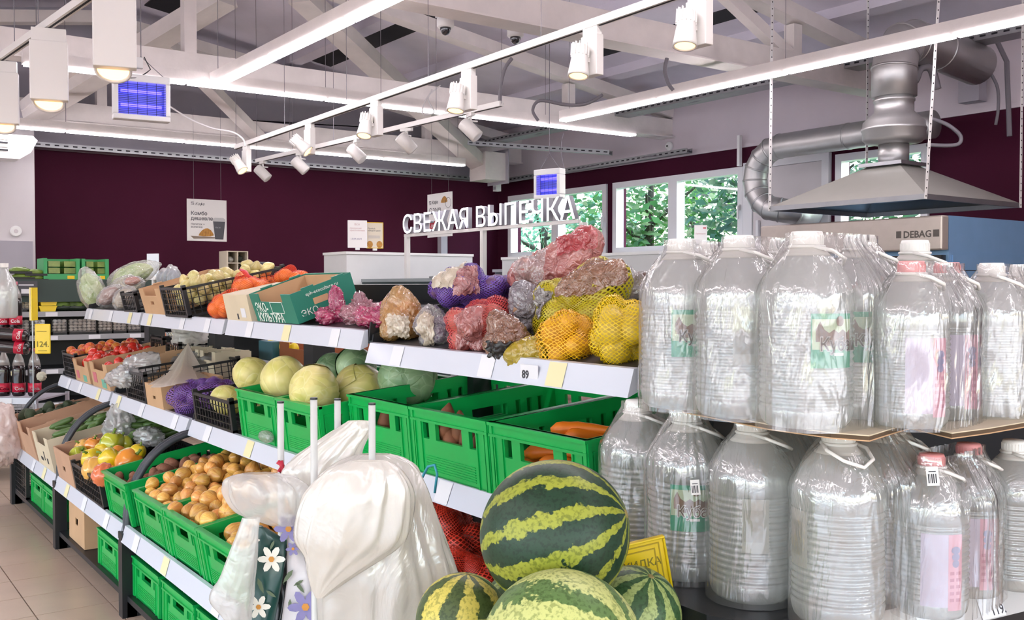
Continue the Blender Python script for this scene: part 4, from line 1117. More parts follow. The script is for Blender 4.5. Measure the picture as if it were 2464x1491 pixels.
napa_bag(305, 690, 1.75, .06, .09, (.6, -.6, .2), 'clear bag of bean sprouts in the middle of the wrapped greens', col=mat('sprouts', 'cdbf9c', .6, var=.35, vscale=12))
napa_bag(318, 676, 1.72, .025, .05, (.8, -.6, .15), 'small orange red packet lying on the wrapped greens', col=mat('orange_pack', 'd8785a', .4, var=.2))
# white upright card and grey bags behind them
t = thing('display_card', 'blank white upright card standing behind the wrapped greens', 'sign', PX(368, 637, 2.3), (0, 0, R(-60)))
obj('card_panel', MB().box(-.06, -.004, -.09, .06, .004, .09), mat('bluish_white', 'e8f0fa', .4), t); obj('card_foot', MB().box(-.05, -.03, -.12, .05, .03, -.09).box(-.008, -.008, -1.35, .008, .008, -.12), white_pl, t)
for k, (px, py) in enumerate(((408, 668), (392, 675), (418, 672))):
    napa_bag(px, py, 1.97, .038, .06, (.1, 0, 1), ['grey silvery packet standing behind the cardboard box', 'bluish silvery packet left of the grey one', 'dark silvery packet right of the grey one'][k], clearf, mat('grey_pack', '8a94a4', .3, .3, var=.3, vscale=9))
# ------------------------------------------------------------------ middle shelf, far part
T7 = SH['mid'][2]
mesh_crate('mesh_crate', 'black mesh crate of nectarines at the far end of the middle shelf', SF('mid', .02, 6.6, .004), (0, -T7, 0), .50, .36, .15)
nect = [blobmesh('nectarine', skin('nectarine_skin', 'e8963c', 'c8342c', .4, 5), (1, 1, .95), .03, 1.2, k) for k in range(2)]
place(nect, heap(48, .03, .46, 6.63, 6.93, .09, .215, (.030, .036), 81), mid, 'nectarine', 'orange red nectarine heaped in the far black mesh crate', 'nectarine', 'nectarines', 81)
tomm = mat('tomato_skin', 'e03a2c', .22, coat=.4, var=.15, vscale=3)
tom = [blobmesh('tomato', tomm, (1, 1, .85), .03, 1.2, k) for k in range(2)]
t = carton('cardboard tomato box, fuller and farther of the two', SF('mid', .01, 6.2, .002), (0, -T7-R(3), 0), .48, .38, .14, card_m, slot=False)
obj('red_print', MB().box(-.0015, .26, .02, -.0003, .33, .07), mat('print_red', 'c8707a', .7), t); obj('green_print', MB().box(-.0015, .08, .01, -.0003, .16, .05), mat('print_green', '6fae98', .7), t)
place(tom, heap(40, .03, .44, 6.23, 6.55, .08, .20, (.031, .037), 82), mid, 'tomato', 'red tomato heaped in the farther cardboard tomato box', 'tomato', 'tomatoes in the farther box', 82)
t = carton('cardboard tomato box, nearer and emptier of the two', SF('mid', .01, 5.74, .002), (0, -T7-R(3), 0), .48, .40, .15, card_m, slot=False)
obj('red_print', MB().box(-.0015, .27, .03, -.0003, .35, .09), mat('print_red', 'c8707a', .7), t); obj('green_print', MB().box(-.0015, .07, .01, -.0003, .17, .06), mat('print_green', '6fae98', .7), t)
place(tom, heap(22, .03, .44, 5.77, 6.1, .07, .165, (.031, .037), 83), mid, 'tomato', 'pinkish red tomato in the nearer cardboard tomato box', 'tomato', 'tomatoes in the nearer box', 83)
mesh_crate('mesh_crate', 'black mesh crate under the crumpled clear bag on the middle shelf', SF('mid', .0, 5.0, .004), (0, -T7, 0), .5, .36, .15)
t = carton('small cardboard box beneath the big white bag', SF('mid', .0, 4.72, .002), (0, -T7, 0), .3, .27, .115, card_m, notch=False)
mesh_crate('mesh_crate', 'black mesh crate beside the cabbages, purple net lying over it', SF('mid', .0, 3.80, .004), (0, -T7, 0), .5, .46, .13)
PUR = pm('violet_onion', '5a2a5e', 31)
bag('net_bag', 'purple net sack lying across the black mesh crate', 'bag', PX(500, 945, 1.52), (.13, .24, .07), 26, .040, PUR, 'violet onion inside the purple sack', 'violet_onion', 'onion', 90, net_pur2, [((-.6, .5, -.5), .07, 5)], wr=.004)
# soft crumpled plastic
whitef = film('white_bag_film', 'fffaf4', .22, .35, .30, 7, .6, transl=.5)
thinf = film('thin_bag_film', 'ffffff', .5, 1.0, .15, 9, .45, tint='ffffff', transl=.5)
def crumple(px, py, X, rad, seed, m, lab, spikes=(), name='crumpled_bag', amp=.35):
    p = PX(px, py, X)
    sp = [(Vector(d).normalized(), l, k) for d, l, k in spikes]
    def fn(d):
        q = 1+amp*(1-3*abs(fnz(d, 2.2, seed)))*.6+amp*.4*(1-3*abs(fnz(d, 5, seed+2)))
        for v, l, k in sp: q += l*max(0, d.dot(v))**k
        return max(.25, q)
    o = obj(name, MB().blob((0, 0, 0), rad, fn, 44, 30), m, None, True, p); tag(o, lab, 'plastic bag')
    return o
crumple(303, 905, 1.38, (.06, .11, .05), 3, thinf, 'crumpled clear bag draped over the tomato box corner', [((-.5, 1, -.4), .9, 5)])
crumple(340, 880, 1.5, (.08, .10, .05), 4, thinf, 'thin clear bag behind the tomato boxes', [((.4, -.4, .9), .6, 6)])
crumple(460, 815, 1.9, (.09, .10, .07), 5, whitef, 'crumpled white bag knotted high under the top shelf', [((-.4, .5, .7), .5, 5)])
# tent shaped white sheet hanging from that knot
def hang_sheet(tp, corners, lab, m, seed, sag=.03, n=30, name='white_sheet'):
    tp = Vector(tp); C_ = [Vector(c) for c in corners]
    def fn(u, v):
        s_ = u*(len(C_)-1); i = min(int(s_), len(C_)-2); f = s_-i
        b = C_[i].lerp(C_[i+1], f); p = tp.lerp(b, v**.85)
        w = .022*v*math.sin(u*19+seed)+.012*v*math.sin(u*37+seed*2)+.02*v*fnz((u*3, v*2, 0), 1, seed)
        return p+Vector((-w, -w*.6, -sag*math.sin(math.pi*v)))
    o = obj(name, MB().grid(fn, n*2, n), m, None, True); tag(o, lab, 'plastic bag'); return o
hang_sheet(PX(452, 825, 1.72), (PX(355, 925, 1.34), PX(385, 932, 1.33), PX(425, 925, 1.36), PX(470, 915, 1.5), PX(510, 905, 1.7)), 'cream white plastic sheet hanging like a tent over the cardboard box', film('cream_sheet', 'fff4e2', .04, .4, .3, 6, .4, transl=.5), 4)
crumple(500, 870, 1.85, (.16, .22, .05), 8, film('grey_film', 'b8b4b0', .3, .5, .25, 9, .7), 'greyish plastic heap behind the tent shaped sheet')
crumple(640, 1050, 1.37, (.02, .05, .02), 9, clearf, 'small clear plastic lid caught on the middle price rail', name='plastic_lid', amp=.15)
# hooks and cables under the top shelf
t = thing('wire_hooks', 'bunch of chrome hooks and black cables under the top shelf', 'hooks', PX(475, 800, 1.95))
w_ = MB()
for k in range(5): w_.tube([(-.02*k, .04*k, .05), (-.04, .05*k-.03, -.02), (-.12, .05*k-.06, -.03), (-.14, .05*k-.06, .0)], .004, 6)
obj('hook_wires', w_, alu, t, True)
for k in range(3): obj('black_cable', MB().tube([Vector((.02, .1*k-.1, .06))+Vector((math.sin(a)*.02, math.sin(a)*.10, -.10+.10*math.cos(a))) for a in [i*.6 for i in range(9)]], .005, 6), black_pl, t, True)
# things standing on the far side of the middle shelf
mesh_crate('mesh_crate', 'black mesh crate stood on end behind the tomatoes, left', SF('mid', .42, 6.15, .02), (0, 0, 0), .2, .26, .20)
mesh_crate('mesh_crate', 'black mesh crate stood on end behind the tomatoes, right', SF('mid', .42, 5.83, .02), (0, 0, 0), .2, .26, .18)
carton('pale pinkish cardboard box behind the white sheet, left', SF('mid', .40, 5.42, .02), (0, 0, 0), .2, .24, .17, cardw_m, notch=True, slot=False)
carton('pale pinkish cardboard box behind the white sheet, right', SF('mid', .40, 5.15, .02), (0, 0, 0), .2, .24, .17, cardw_m, notch=True, slot=False)
pk = PX(388, 806, 2.1)
o = obj('peach', blobmesh('peach', mat('peach_skin', 'e0906a', .5, var=.3), (.035, .035, .033), .04), None, None, False, pk); tag(o, 'single peach glimpsed in a box behind the white sheet', 'peach')
lb = PX(640, 862, 2.15)
brown_pr = mat('brown_print_box', 'a0552c', .55, var=.15)
t = carton('orange brown printed box of lemons seen behind the cabbages', (2.12, 4.55, lb.z), (0, 0, 0), .3, .55, .11, brown_pr, notch=True, slot=False)
lem = blobmesh('lemon', mat('lemon_peel', 'f2d21c', .35, bump=.15, bscale=50), (1.3, 1, 1), .03)
for k, (px, py) in enumerate(((655, 833), (686, 834), (704, 842))):
    o = bpy.data.objects.new('lemon', lem); COL.objects.link(o); o.location = PX(px, py, 2.16); o.scale = (.033,)*3; o.rotation_euler = (k, 1, k)
    tag(o, ['left lemon on top of the printed box', 'middle lemon on top of the printed box', 'rightmost lemon hanging over the box edge'][k], 'lemon')
t = carton('teal printed carton beside the lemon box', (2.10, 5.15, lb.z), (0, 0, 0), .2, .2, .10, mat('teal_print', '3a6a78', .5), notch=False, slot=False, lid=True)
# ------------------------------------------------------------------ low shelf, far part
T10 = SH['low'][2]
carton('cardboard box of dark avocados, farthest on the low shelf', SF('low', .0, 6.6, .002), (0, -T10, 0), .5, .38, .19, cardp_m, slot=False)
carton('cardboard box second from the far end of the low shelf', SF('low', .0, 6.19, .002), (0, -T10-R(4), 0), .5, .38, .20, cardp_m, slot=False)
t = carton('white printed cardboard box of cucumbers on the low shelf', SF('low', .0, 5.73, .002), (0, -T10-R(2), 0), .5, .42, .19, cardw_m, slot=False)
obj('printed_lines', MB().box(-.0015, .1, .04, -.0004, .13, .07).box(-.0015, .18, .05, -.0004, .2, .1).box(-.0015, .24, .04, -.0004, .3, .06), ink, t)
avo = [blobmesh('avocado', mat('avocado_skin', '3c4a2c', .5, var=.3, vscale=6, bump=.3, bscale=30), (1.3, .95, .95), .06, 1.2, k) for k in range(2)]
place(avo, heap(40, .03, .46, 6.63, 6.95, .14, .235, (.034, .042), 101), low, 'avocado', 'dark green avocado in the farthest cardboard box', 'avocado', 'avocados', 101)
cuc_m = mat('cucumber_skin', '5a7a3c', .4, var=.35, vscale=6, bump=.25, bscale=30)
cuc = [MB().tube([(f*.14-.07, .006*math.sin(f*3+k), 0) for f in [i/9 for i in range(10)]], [.006 if i in (0, 9) else .018*(1-.15*abs(i-4.5)/4.5) for i in range(10)], 10).mesh('cucumber', cuc_m, True) for k in range(3)]
rnd = random.Random(9)
for k in range(46):
    first = k < 22
    u = rnd.uniform(.08, .45) if first else rnd.uniform(.30, .5); y = rnd.uniform(5.78, 6.1) if first else rnd.uniform(5.1, 5.58); w = (.155 if first else .15)+rnd.uniform(0, .05)+.06*(u-.1)
    o = bpy.data.objects.new('cucumber', cuc[k % 3]); COL.objects.link(o); o.location = low(u, y, w); o.rotation_euler = (rnd.uniform(0, 6), rnd.uniform(-.2, .2)-T10, rnd.uniform(-.6, .6))
    tag(o, 'cucumber in the white printed box' if first else 'cucumber heaped behind the peppers', 'cucumber', 'cucumbers in the printed box' if first else 'cucumbers behind the peppers')
carton('cardboard box with a square hand hole in front of the peppers', SF('low', .0, 5.24, .002), (0, -T10, 0), .3, .38, .17, cardp_m, notch=False)
mesh_crate('mesh_crate', 'black mesh crate under the orange squashes on the low shelf', SF('low', .0, 4.66, .004), (0, -T10, 0), .5, .56, .14)
pep = {}
def pepper(px, py, X, r_, kind, lab, rot):
    r_ *= 1.12; X -= .03
    c = {'y': 'e8c81c', 'g': 'b5b82a', 'o': 'f0942c', 'w': 'f2b85a', 'r': 'e87a4a'}[kind]
    p = PX(px, py, X); t = thing('squash' if kind in 'wr' else 'bell_pepper', lab, 'squash' if kind in 'wr' else 'pepper', p, rot)
    lob = 10 if kind in 'wr' else 4
    obj('flesh', MB().blob((0, 0, 0), (r_, r_, r_*1.15), lambda d: 1+.07*math.cos(lob*math.atan2(d.y, d.x))*(1-d.z*d.z)-.22*max(0, d.z)**14-.15*max(0, -d.z)**6+.05*fnz(d, 1.3, px), 32, 18), mat('pepper_skin_'+kind, c, .2, coat=.5, var=.12, vscale=2), t, True)
    obj('stem', MB().tube([(0, 0, r_*.85), (.002, 0, r_*1.15), (.008, .004, r_*1.35)], [r_*.16, r_*.10, r_*.13], 8), mat('pepper_stem', '6f8a35', .6), t, True)
for k, a in enumerate(((190, 1096, 1.18, .043, 'g', 'greenish yellow pepper at the left front corner of the heap'), (203, 1077, 1.24, .040, 'w', 'pale orange squash behind the greenish pepper'), (226, 1074, 1.26, .042, 'o', 'orange pepper left of the tall yellow one'),
    (228, 1062, 1.34, .040, 'y', 'yellow pepper at the back left of the heap'), (250, 1086, 1.24, .042, 'y', 'yellow green pepper in the middle of the heap'), (270, 1068, 1.28, .052, 'g', 'tall yellow green pepper standing highest'), (298, 1070, 1.34, .042, 'g', 'yellow green pepper at the back right'),
    (222, 1104, 1.18, .045, 'y', 'bright yellow pepper lying in front'), (264, 1104, 1.20, .045, 'y', 'long yellow green pepper lying across the front'), (284, 1090, 1.26, .032, 'o', 'small orange pepper tucked in the middle'), (306, 1096, 1.26, .036, 'g', 'small yellow green pepper near the plastic bag'),
    (228, 1128, 1.15, .052, 'w', 'ribbed peach coloured squash at the front of the crate'), (250, 1142, 1.13, .046, 'r', 'reddish orange striped squash next to the potato crate'), (310, 1112, 1.26, .054, 'o', 'large orange oval squash beside the potato crate'), (330, 1088, 1.3, .034, 'y', 'yellow pepper half under the clear bag'))):
    pepper(*a, (rnd.uniform(-1, 1), rnd.uniform(-1, 1), rnd.uniform(0, 6)) if k != 5 else (.1, .1, 0))
crumple(287, 1030, 1.38, (.07, .10, .075), 14, thinf, 'thin clear bag rising behind the yellow peppers', [((0, 0, 1), .7, 6)])
crumple(358, 1050, 1.42, (.06, .11, .04), 15, thinf, 'crumpled clear bag lying right of the peppers')
o = crumple(318, 1048, 1.5, (.06, .16, .035), 16, mat('black_bag', '17181b', .35), 'black plastic bag behind the clear one', name='black_bag')
crumple(5, 1060, 1.0, (.09, .12, .13), 17, film('pinkish_bag', 'ffece6', .25, .5, .25, 8, .7), 'pinkish white carrier bag hanging at the far left edge', [((.1, -.1, 1), .7, 8)], name='carrier_bag')
# base deck goods
t = carton('brown cardboard box with a hand hole on the base deck', (1.12, 5.15, .097), (0, 0, 0), .36, .34, .24, card_m, notch=False, lid=True)
mesh_crate('mesh_crate', 'black mesh crate standing at the far end of the base deck', (1.10, 6.58, .097), (0, 0, 0), .3, .4, .24)
crumple(266, 1283, 1.25, (.05, .06, .035), 18, thinf, 'crumpled clear plastic on the base deck crate')
bag('net_bag', 'dark net sack of beets standing in the base deck crate', 'bag', (1.36, 4.08, .23), (.10, .10, .10), 12, .038, PUR, 'dark beet inside the net sack', 'beet', 'beet', 91, netmat('net_grey', '4a4048', 40, 30, .5))
# red nets of onions on the near low shelf
rs = [blobmesh('red_onion', mat('red_onion_skin', '9a3a2c', .35, var=.25), (1, 1, .92), .04, 1.2, k) for k in range(2)]
for k, (px, py, X, rd, n, lab) in enumerate(((1095, 1300, 1.66, (.12, .15, .095), 12, 'red net of onions, largest, in front beneath the middle shelf'), (1060, 1232, 1.82, (.07, .08, .06), 7, 'dark red net of onions behind the big one'), (1002, 1195, 1.74, (.05, .06, .045), 5, 'small red net of onions with a blue tie beside the bags'),
                                   (1130, 1385, 1.50, (.11, .12, .07), 8, 'red net of onions low beside the watermelons'))):
    bag('onion_net', lab, 'net bag', PX(px, py, X), rd, n, .042, rs, 'red onion inside a net on the near low shelf', 'red_onion', 'onion', 95+k, net_red, [((-.3, .3, .9), .03, 8)], wr=.003, grp='red onions in nets')
o = obj('net_tie', MB().tube([PX(*q, 1.40) for q in ((1008, 1170), (1016, 1148), (1030, 1122), (1046, 1118), (1052, 1140), (1046, 1185))], .004, 6), mat('blue_tie', '3a9ab0', .5), None, True)
tag(o, 'blue string tie standing above the small red net', 'string')
# ------------------------------------------------------------------ water bottles
pet = film('clear_bottle', 'f4f6f4', .50, 1.0, .06, 16, .25, tint='f6fbfa', transl=.55)
petm = pet
shrink = film('shrink_film', 'fbfbf8', .88, 1.0, .11, 11, 1.0, tint='fdfdfd', stretch=(1, 1, .22), transl=.55)
cap_w = mat('white_cap', 'efece8', .35)
cap_p = mat('pink_cap', 'f0a0a0', .35)
lab_g = mat('label_green', '2f9a78', .45, var=.2, vscale=14)
lab_pale = mat('label_pale', 'b8c8a8', .5, var=.12, vscale=20)
lab_brown = mat('label_brown', '7a5a48', .5, var=.3, vscale=30)
lab_pink = mat('label_pink', 'd8a0b0', .5, var=.15, vscale=20)
lab_lilac = mat('label_lilac', 'c6bcd0', .5, var=.1, vscale=20)
lab_white = mat('label_white', 'f2f0ee', .5)
def bend(me, Rr, a0=0):
    """roll a flat print (x across, y up, z out) onto a cylinder standing along z, facing -y"""
    for v in me.vertices:
        a = v.co.x/Rr; r_ = Rr+v.co.z; y = v.co.y
        v.co = (r_*math.sin(a+a0), -r_*math.cos(a+a0), y)
    me.update()
def flat_patch(x0, y0, x1, y1, z, n=14):
    return MB().grid(lambda u, v: Vector((x0+(x1-x0)*u, y0+(y1-y0)*v, z)), n, 2)
def flat_poly(pts, z):
    # fan of thin strips so that the print can follow the curve
    return MB().add([(p[0], p[1], z) for p in pts], [list(range(len(pts)))])
def rolled(name, mb, m, parent, Rr):
    o = obj(name, mb, m, parent); bend(o.data, Rr); return o
def bottle_parts(t, Rb, H, cap, label):
    ribs = []
    z0, z1 = H*.10, H*.60
    prof = [(Rb*.70, 0), (Rb*.86, .003), (Rb*.95, .012), (Rb*.99, .024)]
    n = 15
    for i in range(n*4+1):
        z = z0+(z1-z0)*i/(n*4); prof.append((Rb*(.982+.022*math.cos(2*math.pi*i/4)), z))
    prof += [(Rb, H*.63), (Rb*.985, H*.68), (Rb*.93, H*.735), (Rb*.83, H*.785), (Rb*.69, H*.83), (Rb*.54, H*.868), (Rb*.42, H*.893), (Rb*.34, H*.91), (Rb*.32, H*.925)]
    obj('body', MB().lathe(prof, 44), pet, t, True)
    # water level: a second, slightly smaller surface inside
    obj('neck', MB().lathe([(Rb*.52, H*.874), (Rb*.44, H*.893), (Rb*.36, H*.915), (Rb*.345, H*.93)], 28), mat('milky_neck', 'ded9d3', .4, alpha=.75), t, True)
    c = MB().lathe([(Rb*.35, H*.93), (Rb*.36, H*.934), (Rb*.345, H*.985), (Rb*.32, H*1.0), (Rb*.05, H*1.001)], 28)
    obj('cap', c, cap, t, True)
    g = MB()
    for k in range(26):
        a = 2*math.pi*k/26; g.box(Rb*.345, -.0008, H*.937, Rb*.362, .0008, H*.98, Matrix.Rotation(a, 4, 'Z'))
    obj('cap_ridges', g, cap, t)
    pts = [(Rb*.36*math.cos(R(q))+0, Rb*.36*math.sin(R(q)), H*.925) for q in range(60, -61, -15)]
    # carrying strap: ring on the neck with a loop lying on the shoulder
    loop = [(Rb*.36*math.cos(R(100)), Rb*.36*math.sin(R(100)), H*.922), (Rb*.3, Rb*.5, H*.90), (Rb*.72, Rb*.36, H*.86), (Rb*.9, 0, H*.83), (Rb*.72, -Rb*.36, H*.86), (Rb*.3, -Rb*.5, H*.90), (Rb*.36*math.cos(R(-100)), Rb*.36*math.sin(R(-100)), H*.922)]
    obj('carry_strap', MB().tube(loop, .0035, 6).tube([(Rb*.37*math.cos(R(q)), Rb*.37*math.sin(R(q)), H*.922) for q in range(0, 360, 20)], .003, 6, closed=True), cap_w, t, True)
    if label == 'green':
        w, h, y0 = .080, .093, H*.315; Rr = Rb*1.012
        l = rolled('label', flat_patch(-w/2, y0, w/2, y0+h, 0), lab_g, t, Rr)
        rolled('label_sky', flat_patch(-w/2+.002, y0+h*.34, w/2-.002, y0+h*.90, .0006), lab_pale, l, Rr)
        b = MB()
        b.add([(x, y, .0012) for x, y in ((-.032, y0+.045), (-.018, y0+.045), (-.018, y0+.066), (-.025, y0+.080), (-.032, y0+.066))], [(0, 1, 2, 3, 4)])
        for i in range(6):
            xx = -.018+i*.009; b.add([(x, y, .0012) for x, y in ((xx, y0+.038), (xx+.009, y0+.038), (xx+.009, y0+.06+.006*(i % 2)), (xx, y0+.06+.006*((i+1) % 2)))], [(0, 1, 2, 3)])
        rolled('castle_picture', b, lab_brown, l, Rr)
        rolled('crest', MB().add([(.012+.008*math.cos(q*math.pi/6), y0+.080+.009*math.sin(q*math.pi/6), .0014) for q in range(12)], [list(range(12))]), lab_brown, l, Rr)
        tx = text('Кубай', .031, lab_white, l, 'lettering', bold=.0016); tx2 = text('Кубай', .031, lab_brown, l, 'lettering', bold=.0002)
        for q, zz in ((tx, .0016), (tx2, .0022)):
            for v in q.data.vertices: v.co.x = v.co.x*.85-.026; v.co.y += y0+.030; v.co.z = zz
            bend(q.data, Rr)
        rolled('banner', flat_patch(.0, y0+.021, .02, y0+.026, .0014, 4), lab_white, l, Rr)
    elif label == 'barcode':
        w, h, y0 = .05, .10, H*.30; Rr = Rb*1.012
        l = rolled('label', flat_patch(-w/2, y0, w/2, y0+h, 0), mat('label_grey', 'b8b6b0', .5, alpha=.7), t, Rr)
        rolled('printed_field', flat_patch(-w/2+.004, y0+.02, w/2-.012, y0+.08, .0006), mat('label_darker', '908e88', .5), l, Rr)
    elif label == 'pink':
        w, h, y0 = .075, .13, H*.10; Rr = Rb*1.012
        l = rolled('label', flat_patch(-w/2, y0, w/2-.028, y0+h, 0), lab_lilac, t, Rr)
        rolled('pink_field', flat_patch(w/2-.028, y0-.006, w/2, y0+h, .0002), lab_pink, l, Rr)
        b = MB()
        for i in range(3): b.add([(w/2-.014+(.009-.001*i)*math.cos(q*math.pi/5), y0+h-.028-i*.012+.007*math.sin(q*math.pi/5), .001) for q in range(10)], [list(range(10))])
        rolled('round_emblems', b, mat('label_blueish', '8a86a8', .5), l, Rr)
        b = MB()
        for i in range(5): b.add([(x, y, .001) for x, y in ((w/2-.025, y0+.01+i*.012), (w/2-.004, y0+.01+i*.012), (w/2-.004, y0+.016+i*.012), (w/2-.025, y0+.016+i*.012))], [(0, 1, 2, 3)])
        rolled('small_print', b, mat('label_rose', 'b8788c', .5), l, Rr)
BT = {}
def bottle(px, D, z, kind, face, lab, grp=None):
    """face: angle in degrees by which the label is turned from the camera, to the right"""
    p = CAM+ray(px, 745)*D; p = Vector((p.x, p.y, z))
    az = math.atan2(p.x, p.y)
    rz = -az+R(face)
    if kind not in BT:
        t = thing('water_bottle', lab, 'water bottle', p, (0, 0, rz), grp)
        big = kind in ('green', 'barcode', 'plain')
        bottle_parts(t, .082 if big else .066, .345 if big else .293, cap_p if kind == 'pink' else cap_w, {'plain': None, 'small': None}.get(kind, kind))
        BT[kind] = t
    else:
        t = dup(BT[kind], p, (0, 0, rz), lab)
        if grp: t['group'] = grp
    return p
ZU, ZL = 1.152, .80
def wrap(ps, Rb, H, z, lab, seed):
    """shrink film round a pack: at every height the hull of the bottles, pleated towards the necks"""
    c = sum((Vector((p.x, p.y, 0)) for p in ps), Vector())/len(ps)
    t = obj('shrink_wrap', MB().grid(lambda u, v: film_pt(u, v, ps, c, Rb, H, seed), 110, 26), shrink, None, True, (c.x, c.y, z))
    tag(t, lab, 'plastic film')
def film_pt(u, v, ps, c, Rb, H, seed):
    a = 2*math.pi*u; d = Vector((math.cos(a), math.sin(a), 0)); h = -.002+v*H*1.0
    f = h/H
    rb = Rb*1.035
    if f > .70: rb = Rb*(1.035-.635*min(1, (f-.70)/.25)**1.15)
    # support of the hull in direction a, as distance from the centre
    best = 0
    for k in range(-8, 9):
        n = Vector((math.cos(a+k*.18), math.sin(a+k*.18), 0))
        s_ = max((Vector((p.x, p.y, 0))-c).dot(n) for p in ps)+rb
        q = s_/max(.05, d.dot(n))
        best = q if not best else min(best, q)
    pleat = (.0012+.006*max(0, f-.55))*math.sin(a*23+seed+3*fnz((a, f*2, seed), 1.5))+.003*fnz((math.cos(a)*3, math.sin(a)*3, h*14), 1, seed)
    r_ = best+.003+pleat
    return Vector((d.x*r_, d.y*r_, h))
u1 = bottle(1640, 2.02, ZU, 'green', 14, 'upper tier water bottle farthest left, green label half hidden')
u1b = bottle(1712, 2.19, ZU, 'plain', 0, 'upper tier water bottle hidden behind the leftmost one')
u2 = bottle(1778, 1.885, ZU, 'barcode', 10, 'upper tier water bottle second from left with a grey rear label')
u2b = bottle(1885, 2.03, ZU, 'plain', 20, 'upper tier water bottle peeking out behind the tallest ones')
u3 = bottle(1940, 1.75, ZU, 'green', 33, 'upper tier water bottle nearest the camera with full green label')
u4 = bottle(2068, 1.875, ZU, 'green', 12, 'upper tier water bottle right of the nearest one, blurred green label')
p1 = bottle(2192, 1.745, ZU, 'pink', 25, 'upper tier bottle with pink cap, left one of the pair')
p2 = bottle(2278, 1.86, ZU, 'pink', 20, 'upper tier bottle with pink cap, right one of the pair')
u5 = bottle(2385, 1.90, ZU, 'small', 0, 'upper tier small bottle with white cap near the right edge')
u6 = bottle(2458, 2.03, ZU, 'small', 0, 'upper tier small bottle cut off by the right edge')
u7 = bottle(2200, 2.08, ZU, 'plain', 0, 'upper tier bottle at the back behind the pink caps')
l1 = bottle(1535, 2.20, ZL, 'plain', 0, 'lower tier water bottle farthest left beside the carrot crate')
l1b = bottle(1625, 2.33, ZL, 'plain', 0, 'lower tier water bottle tucked behind the leftmost one')
l2 = bottle(1655, 2.04, ZL, 'green', 4, 'lower tier water bottle second from left with a green label')
l3 = bottle(1812, 1.90, ZL, 'barcode', 5, 'lower tier water bottle third from left with a blank rear label')
l3b = bottle(1905, 2.06, ZL, 'plain', 0, 'lower tier water bottle in the dark behind the third one')
l4 = bottle(2020, 1.765, ZL, 'barcode', -55, 'lower tier water bottle nearest the camera, its label at the left side')
l5 = bottle(2140, 1.90, ZL, 'plain', 0, 'lower tier water bottle under the folded cardboard edge')
p3 = bottle(2245, 1.80, ZL, 'pink', 18, 'lower tier bottle with pink cap and barcode sticker, left of its pair')
p4 = bottle(2335, 1.92, ZL, 'pink', 10, 'lower tier bottle with pink cap, right of its pair')
l6 = bottle(2445, 1.96, ZL, 'small', 0, 'lower tier small bottle at the right edge of the photo')
for ps, Rb, H, z, lab, sd in (([u1, u1b], .082, .345, ZU, 'shrink film round the leftmost upper pair of bottles', 1), ([u2, u2b], .082, .345, ZU, 'shrink film round the second upper pair of bottles', 2), ([u3, u4], .082, .345, ZU, 'shrink film round the nearest upper pair with two green labels', 3),
                              ([p1, p2], .066, .293, ZU, 'shrink film pulled over the two upper pink caps', 4), ([u5, u6], .066, .293, ZU, 'shrink film round the upper pair at the right edge', 5),
                              ([l1, l1b], .082, .345, ZL, 'shrink film round the leftmost lower pair', 6), ([l2], .082, .345, ZL, 'shrink film round the lower bottle with the green label', 7), ([l3, l3b], .082, .345, ZL, 'shrink film round the third lower bottle', 8), ([l4, l5], .082, .345, ZL, 'shrink film round the nearest lower pair', 9),
                              ([p3, p4], .066, .293, ZL, 'shrink film over the two lower pink caps', 10)):
    wrap(ps, Rb, H, z, lab, sd)
# barcode stickers on the film
def sticker(px, py, D, w, h, lab, face=0):
    p = PD(px, py, D); az = math.atan2(p.x, p.y)
    t = thing('barcode_sticker', lab, 'sticker', p, (0, R(-6), -az+R(face)))
    obj('sticker_paper', MB().box(-w/2, -.0006, -h/2, w/2, .0, h/2), lab_white, t)
    b = MB(); rnd = random.Random(int(px)); x = -w*.38
    while x < w*.38:
        q = rnd.choice((.0008, .0014, .002)); b.box(x, -.001, -h*.36, x+q, -.0007, h*.12); x += q+rnd.choice((.001, .0016))
    b.box(-w*.3, -.001, h*.22, w*.3, -.0007, h*.27)
    obj('bars', b, ink, t, kind='stuff')
sticker(2040, 742, 1.735, .018, .026, 'barcode sticker on the film of the nearest upper pair', 30)
sticker(2218, 712, 1.70, .012, .026, 'barcode sticker between the upper pink caps', 20)
sticker(1673, 1172, 1.945, .018, .030, 'barcode sticker left of the third lower bottle')
sticker(2244, 1145, 1.735, .020, .034, 'barcode sticker on the lower pink cap pair')
# cardboard sheet between the tiers
pts = [PZ(x, y, ZU-.002) for x, y in ((1560, 966), (1690, 990), (1850, 1021), (2000, 1041), (2092, 1048), (2150, 1030), (2190, 1019), (2240, 1030), (2290, 1042), (2380, 1030), (2480, 1013), (2560, 1003))]
bk = [PZ(x, y, ZU-.002) for x, y in ((2560, 900), (2200, 900), (1900, 905), (1640, 915))]
sheet = MB(); k_ = len(pts); 
rnd = random.Random(4)
def sheet_layer(z0, z1, inset):
    P_ = [Vector((p.x, p.y, 0))+(Vector((p.x, p.y, 0)).normalized()*inset) for p in pts]+[Vector((p.x, p.y, 0)) for p in bk]
    n = len(P_); m_ = MB()
    m_.add([(p.x, p.y, z0) for p in P_]+[(p.x, p.y, z1) for p in P_], [list(range(n)), list(reversed(range(n, 2*n)))]+[[i, (i+1) % n, (i+1) % n+n, i+n] for i in range(n)])
    return m_
t = thing('cardboard_sheet', 'brown corrugated cardboard sheet lying between the two tiers of bottles', 'cardboard', (0, 0, 0))
obj('top_liner', sheet_layer(ZU-.003, ZU-.001, 0), cardw_m, t); obj('corrugation', sheet_layer(ZU-.010, ZU-.003, .0025), cardd_m, t); obj('bottom_liner', sheet_layer(ZU-.012, ZU-.010, 0), card_m, t)
